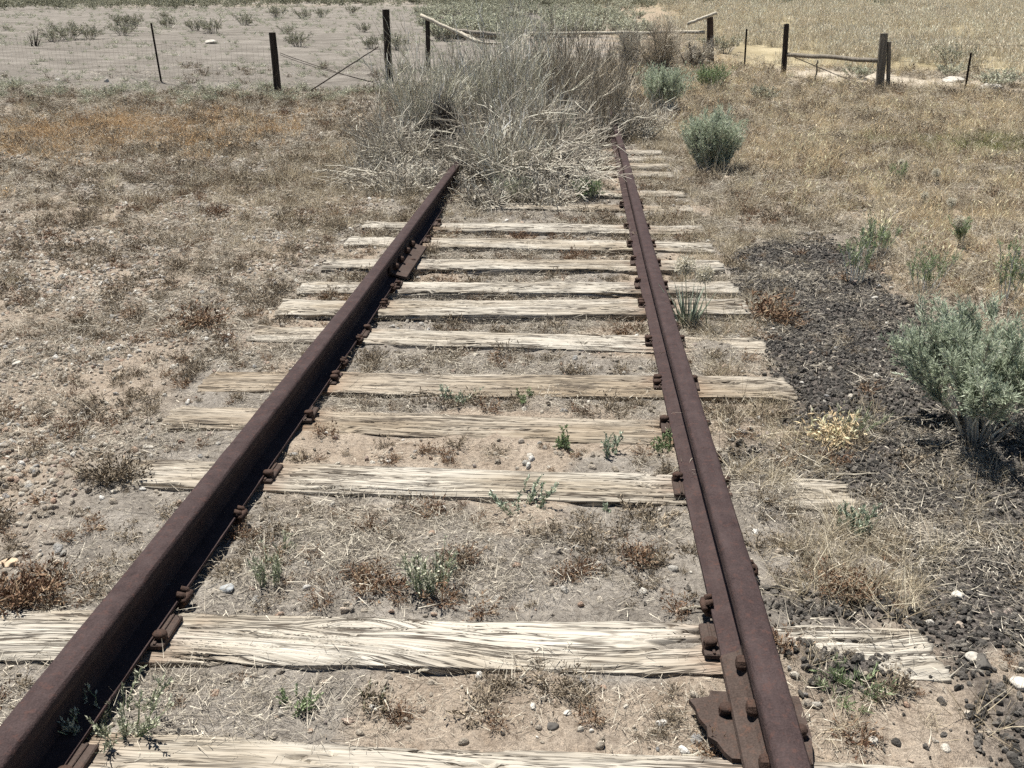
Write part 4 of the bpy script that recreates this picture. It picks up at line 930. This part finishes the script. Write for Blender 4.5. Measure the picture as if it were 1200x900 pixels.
dark_shrub(40, 54, 20, 26, 'bare dead bush leftmost on the flat beyond the left fence', 7, 40)
for q in range(110):                                   # sage flat straight ahead: alike, one label
    py = 3+44*random.random()**.9; px = 640+random.uniform(-1, 1)*(80+random.random()*70)-(45-py)*.6
    if px > 770: continue
    far_sage(px, py, (7+py*.30)*random.uniform(.7, 1.2), 'green grey sagebrush in the thicket straight ahead beyond the gate pole', 'sagebrush straight ahead beyond the gate', SG, 1.2)
# far stuff: small tufts on the flat and a dark belt
C['sagefar'] = proto_collection('sagefar', [f for s, f in SM]); C['tuft'] = protos('tuft', lambda: P_forb(26, .12, 1.1, .006), 5, M['greysage'])
x, y, r = sample(lambda x, y: playa(x, y)*(.25+.75*sstep(.5, .7, vnoise(x/3, y/1.6, 171)))+.25*(y > 18)*(1-playa(x, y))*(1-field(x, y))*(x < 6), 20, 110, 1.1, 5.5, ang=.7)
k = y > 17; x, y, r = x[k], y[k], r[k]
scatter('low_tufts', onground(x, y), C['tuft'], 5, .35, 1.2, 'tiny grey tufts dotted over the bare flat beyond the left fence', 'tufts', np.maximum(1, (r/25)**.6), .2)
x, y, r = sample(lambda x, y: sstep(72, 84, y+9*fbm(x/20, y/20, 181, 3))*sstep(30, -5, x), 75, 330, .8, .3, ang=.75)
scatter('far_scrub', onground(x, y, -.1), C['sagefar'], 4, 1.4, 2.8, 'dark belt of scrub along the far edge of the flat', 'scrub', np.maximum(1, (r/100)**.5), .1)
x, y, r = sample(lambda x, y: np.clip(np.exp(-((y-18.4-.05*x)/1.0)**2)*sstep(-2.3, -4, x)*sstep(.3, .55, vnoise(x/.9, y/.4, 191)), 0, 1), 30, 40, 1, 14, ang=.75)
C['fencetuft'] = protos('fencetuft', lambda: P_forb(60, .22, .9, .006), 5, M['greysage'])
scatter('fence_weeds', onground(x, y), C['fencetuft'], 5, .4, 1.0, 'grey green weeds along the foot of the left fence', 'weeds', None, .2)
# ------------------------------------------------------------------ fences
def post(root, base, top, r, mat, r2=None, name='post', sides=12):
    base, top = np.asarray(base, float), np.asarray(top, float); K = 14
    t = np.linspace(-.12, 1, K)[:, None]; P = base+(top-base)*t-base; mb = MB(); P = P[None]
    V, Q, N = tubes(P, np.linspace(r, r2 or r*.92, K)[None], sides); sd = random.randrange(999)
    ang = np.arctan2(V[:, 1]-.5*(top-base)[1], V[:, 0]); V[:, :2] *= (1+.0*ang)[:, None]
    V += .10*r*np.stack([fbm(V[:, 2]*4+sd, V[:, 0]*30, sd, 3), fbm(V[:, 2]*4, V[:, 1]*30+sd, sd+1, 3), .6*fbm(V[:, 0]*40, V[:, 1]*40+sd, sd+2, 2)], 1)
    mb.add(V, Q, None, N); o = obj(name, mb.make(name, [mat]), root, tuple(base-np.array(root.location))); return o
def tpost(root, base, top, name='steel_post'):
    base, top = np.asarray(base, float), np.asarray(top, float); d = top-base; mb = MB()
    b0 = -.15*d
    for (x0, x1, y0, y1) in ((-.02, .02, -.003, .003), (-.003, .003, .0035, .032)):
        V = [(x, y, 0) for x, y in ((x0, y0), (x1, y0), (x1, y1), (x0, y1))]; V = [np.array(v)+b0 for v in V]+[np.array(v)+d for v in V]
        mb.add(V, [(0, 1, 5, 4), (1, 2, 6, 5), (2, 3, 7, 6), (3, 0, 4, 7)], None, [[3, 2, 1, 0], [4, 5, 6, 7]])
    L_ = np.linalg.norm(d)
    for q in np.arange(.1, L_, .055):
        c = d*(q/L_); V = [c+np.array(v) for v in ((-.006, -.0095, -.012), (.006, -.0095, -.012), (.006, -.0095, .012), (-.006, -.0095, .012), (-.006, -.0033, -.012), (.006, -.0033, -.012), (.006, -.0033, .012), (-.006, -.0033, .012))]
        mb.add(V, [(0, 1, 2, 3), (0, 4, 5, 1), (1, 5, 6, 2), (2, 6, 7, 3), (3, 7, 4, 0)])
    return obj(name, mb.make(name, [M['tpost']]), root, tuple(base-np.array(root.location)))
def pole(root_loc, a, b, r, mat, name, lab=None, cat='pole', parent=None, r2=None, K=10, wob=.008):
    mb = MB(); a, b = np.asarray(a)-root_loc, np.asarray(b)-root_loc; line(mb, a, b, r, K, 0, wob, 8, r2)
    o = obj(name, mb.make(name, [mat], True), parent, (0, 0, 0) if parent else tuple(root_loc))
    if lab: tag(o, lab, cat, 'broken wooden poles of the old gate' if cat == 'pole' else None)
    return o
gp = lambda px, py: G(px, py)
def wire_run(mb, A, B, hs, r=.0022, sag=.03, K=9):
    for h in hs: line(mb, np.array(A)+[0, 0, h], np.array(B)+[0, 0, h], r, K, sag*random.uniform(.5, 1.5), .004, 4)
def stays(mb, A, B, h, step=.16, r=.0015):
    A, B = np.array(A), np.array(B); n = int(np.linalg.norm(B-A)/step); t = np.linspace(0, 1, n+2)[1:-1, None]
    P0 = A+(B-A)*t; P0[:, 2] = zt(P0[:, 0], P0[:, 1])+.04; P = np.stack([P0, P0+[0, 0, h*.5], P0+[0, 0, h]], 1); P[:, 1, :2] += rng.normal(0, .01, (n, 2))
    add_tubes(mb, P, np.full((n, 3), r), 3)
# left fence
b183, b322, b455, b500 = gp(189, 96), gp(326, 110), gp(456, 97), gp(502, 84)
lf = obj('wire_fence', None, None, tuple(b322)); tag(lf, 'left wire fence with two dark wooden posts, a leaning steel post and crossed braces', 'fence')
top = lambda px, py, b: at_depth(px, py, b[1])
t322, t455 = top(319, 38, b322), top(452, 11, b455)
post(lf, b322, t322, .07, M['darkpost']); post(lf, b455, t455, .08, M['darkpost'])
tpost(lf, b183, top(177, 27, b183))
b_far = b183+(b183-b322)*1.75; b_far[1] -= .3; b_far[2] = float(zt(b_far[0], b_far[1])); b_far2 = b_far+(b183-b322)*1.2; b_far2[2] = float(zt(b_far2[0], b_far2[1]))
tpost(lf, b_far, b_far+[0, 0, 1.2]); post(lf, b_far2, b_far2+[0, 0, 1.2], .06, M['darkpost'])
L0 = np.array(lf.location)
mb = MB()
for A, B in ((b_far2, b_far), (b_far, b183), (b183, b322), (b322, b455)): wire_run(mb, A-L0, B-L0, (.15, .35, .55, .75, .95, 1.1) if B is not b455 else (.95, .15))
obj('wire', mb.make('wire', [M['wire']]), lf)
mb = MB()
for A, B in ((b_far2, b_far), (b_far, b183), (b183, b322)):
    n0 = mb.n; stays(mb, A, B, .78)
V = np.concatenate(mb.V)-L0; me_ = mesh('woven_wire', V, np.concatenate(mb.Q), None, [M['wire']]); obj('woven_wire', me_, lf)
pole(L0, top(363, 107, b322), top(443, 55, b455), .013, M['tpost'], 'brace_rod', parent=lf, r2=.012, wob=.004)
mb = MB(); line(mb, top(328, 62, b322)-L0, top(448, 100, b455)-L0, .006, 10, .03, .004, 5); line(mb, top(328, 64, b322)-L0, top(448, 97, b455)-L0, .005, 10, .06, .006, 5); obj('brace_wire', mb.make('brace_wire', [M['tpost']]), lf)
# gate: post behind the brush and fallen poles
g0 = obj('gate_post', None, None, tuple(b500)); tag(g0, 'dark short post at the left edge of the brush holding a fallen pale pole', 'post')
post(g0, b500, top(501, 20, b500), .055, M['darkpost'])
YG = b500[1]
a0 = top(494, 18, b500)+[0, -.09, 0]
pole(a0, a0, at_depth(562, 50, YG-.8), .042, M['palepole'], 'fallen_pole', 'pale pole sloping down from the top of the short dark post', r2=.034)
a1 = at_depth(530, 36, YG+.3); pole(a1, a1, at_depth(594, 42, YG+.5), .058, M['greypole'], 'fallen_pole', 'thick grey pole lying level beside the sloping pale pole', r2=.05)
a2 = at_depth(540, 38, YG+.1); pole(a2, a2, at_depth(570, 52, YG-.4), .03, M['palepole'], 'fallen_pole', 'thin pale pole under the thick grey pole', r2=.014)
a3 = at_depth(560, 50, YG-.6); pole(a3, a3, at_depth(600, 52, YG-.2), .03, M['palepole'], 'fallen_pole', 'thin pole end poking into the brush tops', r2=.014)
b832 = gp(833, 78)
a4 = at_depth(618, 39, b832[1]-.2); pole(a4, a4, at_depth(826, 38, b832[1]-.15), .036, M['palepole'], 'gate_pole', 'long pale pole spanning level behind the brush toward the brown post', r2=.042, K=14)
p8 = obj('gate_post', None, None, tuple(b832)); tag(p8, 'thick red brown post behind the dead shrubs with a pale stick on its top', 'post')
t832 = top(832, 20, b832); post(p8, b832, t832, .085, M['brownpost'])
a5 = top(839, 17, b832)+[0, -.02, .03]; pole(a5, a5, at_depth(806, 28, b832[1]-.25), .04, M['palepole'], 'fallen_pole', 'short pale stick resting on top of the red brown post')
# right fence
b873, b919, b1032, b1133 = gp(872, 84), gp(918, 88), gp(1030, 108), gp(1130, 110)
rf = obj('wire_fence', None, None, tuple(b919)); tag(rf, 'right fence with a dark post, thick grey end post, level rail and thin stakes', 'fence'); L1 = np.array(rf.location)
tpost(rf, b873, top(875, 34, b873)); post(rf, b919, top(922, 28, b919), .062, M['darkpost']); post(rf, b1032, top(1036, 39, b1032), .088, M['greypost'], .075)
bq = b1032+np.array([.16, -.02, 0]); post(rf, bq, top(1042, 49, bq), .04, M['greypost'])
pole(L1, top(922, 64, b919), top(1030, 71, b1032), .046, M['greypost'], 'brace_rail', parent=rf, r2=.042)
bs = gp(955, 98); pole(L1, bs, top(958, 70, bs), .016, M['greypost'], 'stake', parent=rf)
mb = MB(); line(mb, top(924, 64, b919)-L1, top(1026, 104, b1032)-L1, .009, 10, .02, .006, 5); wire_run(mb, b832-L1, b873-L1, (.3, .6, .9, 1.1)); wire_run(mb, b873-L1, b919-L1, (.3, .6, .9)); obj('wire', mb.make('wire', [M['wire']]), rf)
tpost(rf, b1133, top(1138, 62, b1133))
mb = MB(); wire_run(mb, b1032-L1, b1133-L1, (.3, .6, .9)); be = b1133+(b1133-b1032)*2.2; be[2] = float(zt(be[0], be[1])); wire_run(mb, b1133-L1, be-L1, (.3, .6, .9)); obj('wire', mb.make('wire', [M['wire']]), rf)
tpost(rf, be, be+[0, 0, 1.15])
# shrubs by the right fence
far_sage(1115, 78, 24, 'dark round bush standing at the edge of the yellow field', None, SM, 1.0); far_sage(1114, 91, 16, 'olive tuft below the dark round bush', None, SG); far_sage(1165, 103, 16, 'low olive bush right of the leaning stake', None, SG, 1.6); far_sage(1170, 100, 18, 'olive bush farthest right beyond the fence', None, SG, 1.4)
far_sage(1005, 92, 16, 'low grey green bush under the level fence rail', None, SG, 1.4); far_sage(850, 62, 20, 'grey bush just right of the red brown post', None, SM, 1.3); far_sage(895, 120, 18, 'low dry bush before the dark right post', None, SM, 1.3)

# ------------------------------------------------------------------ light, world, camera
w = bpy.data.worlds.new('World'); scene.world = w; w.use_nodes = True
nt = w.node_tree; bg = nt.nodes['Background']; sky = nt.nodes.new('ShaderNodeTexSky'); sky.sky_type = 'NISHITA'; sky.sun_disc = False
EL, AZ = math.radians(73), math.radians(311)          # high sun, from the left and a little beyond
sky.sun_elevation = EL; sky.sun_rotation = AZ; sky.altitude = 1800; sky.air_density = 1.0; sky.dust_density = .6
nt.links.new(sky.outputs[0], bg.inputs['Color']); bg.inputs['Strength'].default_value = .036
sd = bpy.data.lights.new('sun', 'SUN'); sd.energy = 4.2; sd.angle = math.radians(.53); sd.color = (1, .955, .885)
so = bpy.data.objects.new('sun', sd); COL.objects.link(so)
from mathutils import Vector, Matrix
dirn = Vector((math.sin(AZ)*math.cos(EL), math.cos(AZ)*math.cos(EL), math.sin(EL)))
so.rotation_euler = dirn.to_track_quat('Z', 'Y').to_euler(); so.location = (-8, 0, 12)
cd = bpy.data.cameras.new('camera'); cam = bpy.data.objects.new('camera', cd); COL.objects.link(cam); scene.camera = cam
cd.sensor_fit = 'HORIZONTAL'; cd.sensor_width = 36; cd.lens = F_PX/1200*36; cd.clip_start = .05; cd.clip_end = 5000
Mx = Matrix(((RGT[0], UPV[0], -FWD[0], CAM[0]), (RGT[1], UPV[1], -FWD[1], CAM[1]), (RGT[2], UPV[2], -FWD[2], CAM[2]), (0, 0, 0, 1)))
cam.matrix_world = Mx
vs = scene.view_settings; vs.view_transform = 'Standard'; vs.look = 'None'; vs.exposure = 1.06; vs.gamma = 1; vs.use_curve_mapping = False
scene.cycles.max_bounces = 5; scene.cycles.diffuse_bounces = 1; scene.cycles.transmission_bounces = 3; scene.cycles.use_adaptive_sampling = True; scene.cycles.adaptive_threshold = .02
scene.cycles.use_denoising = False
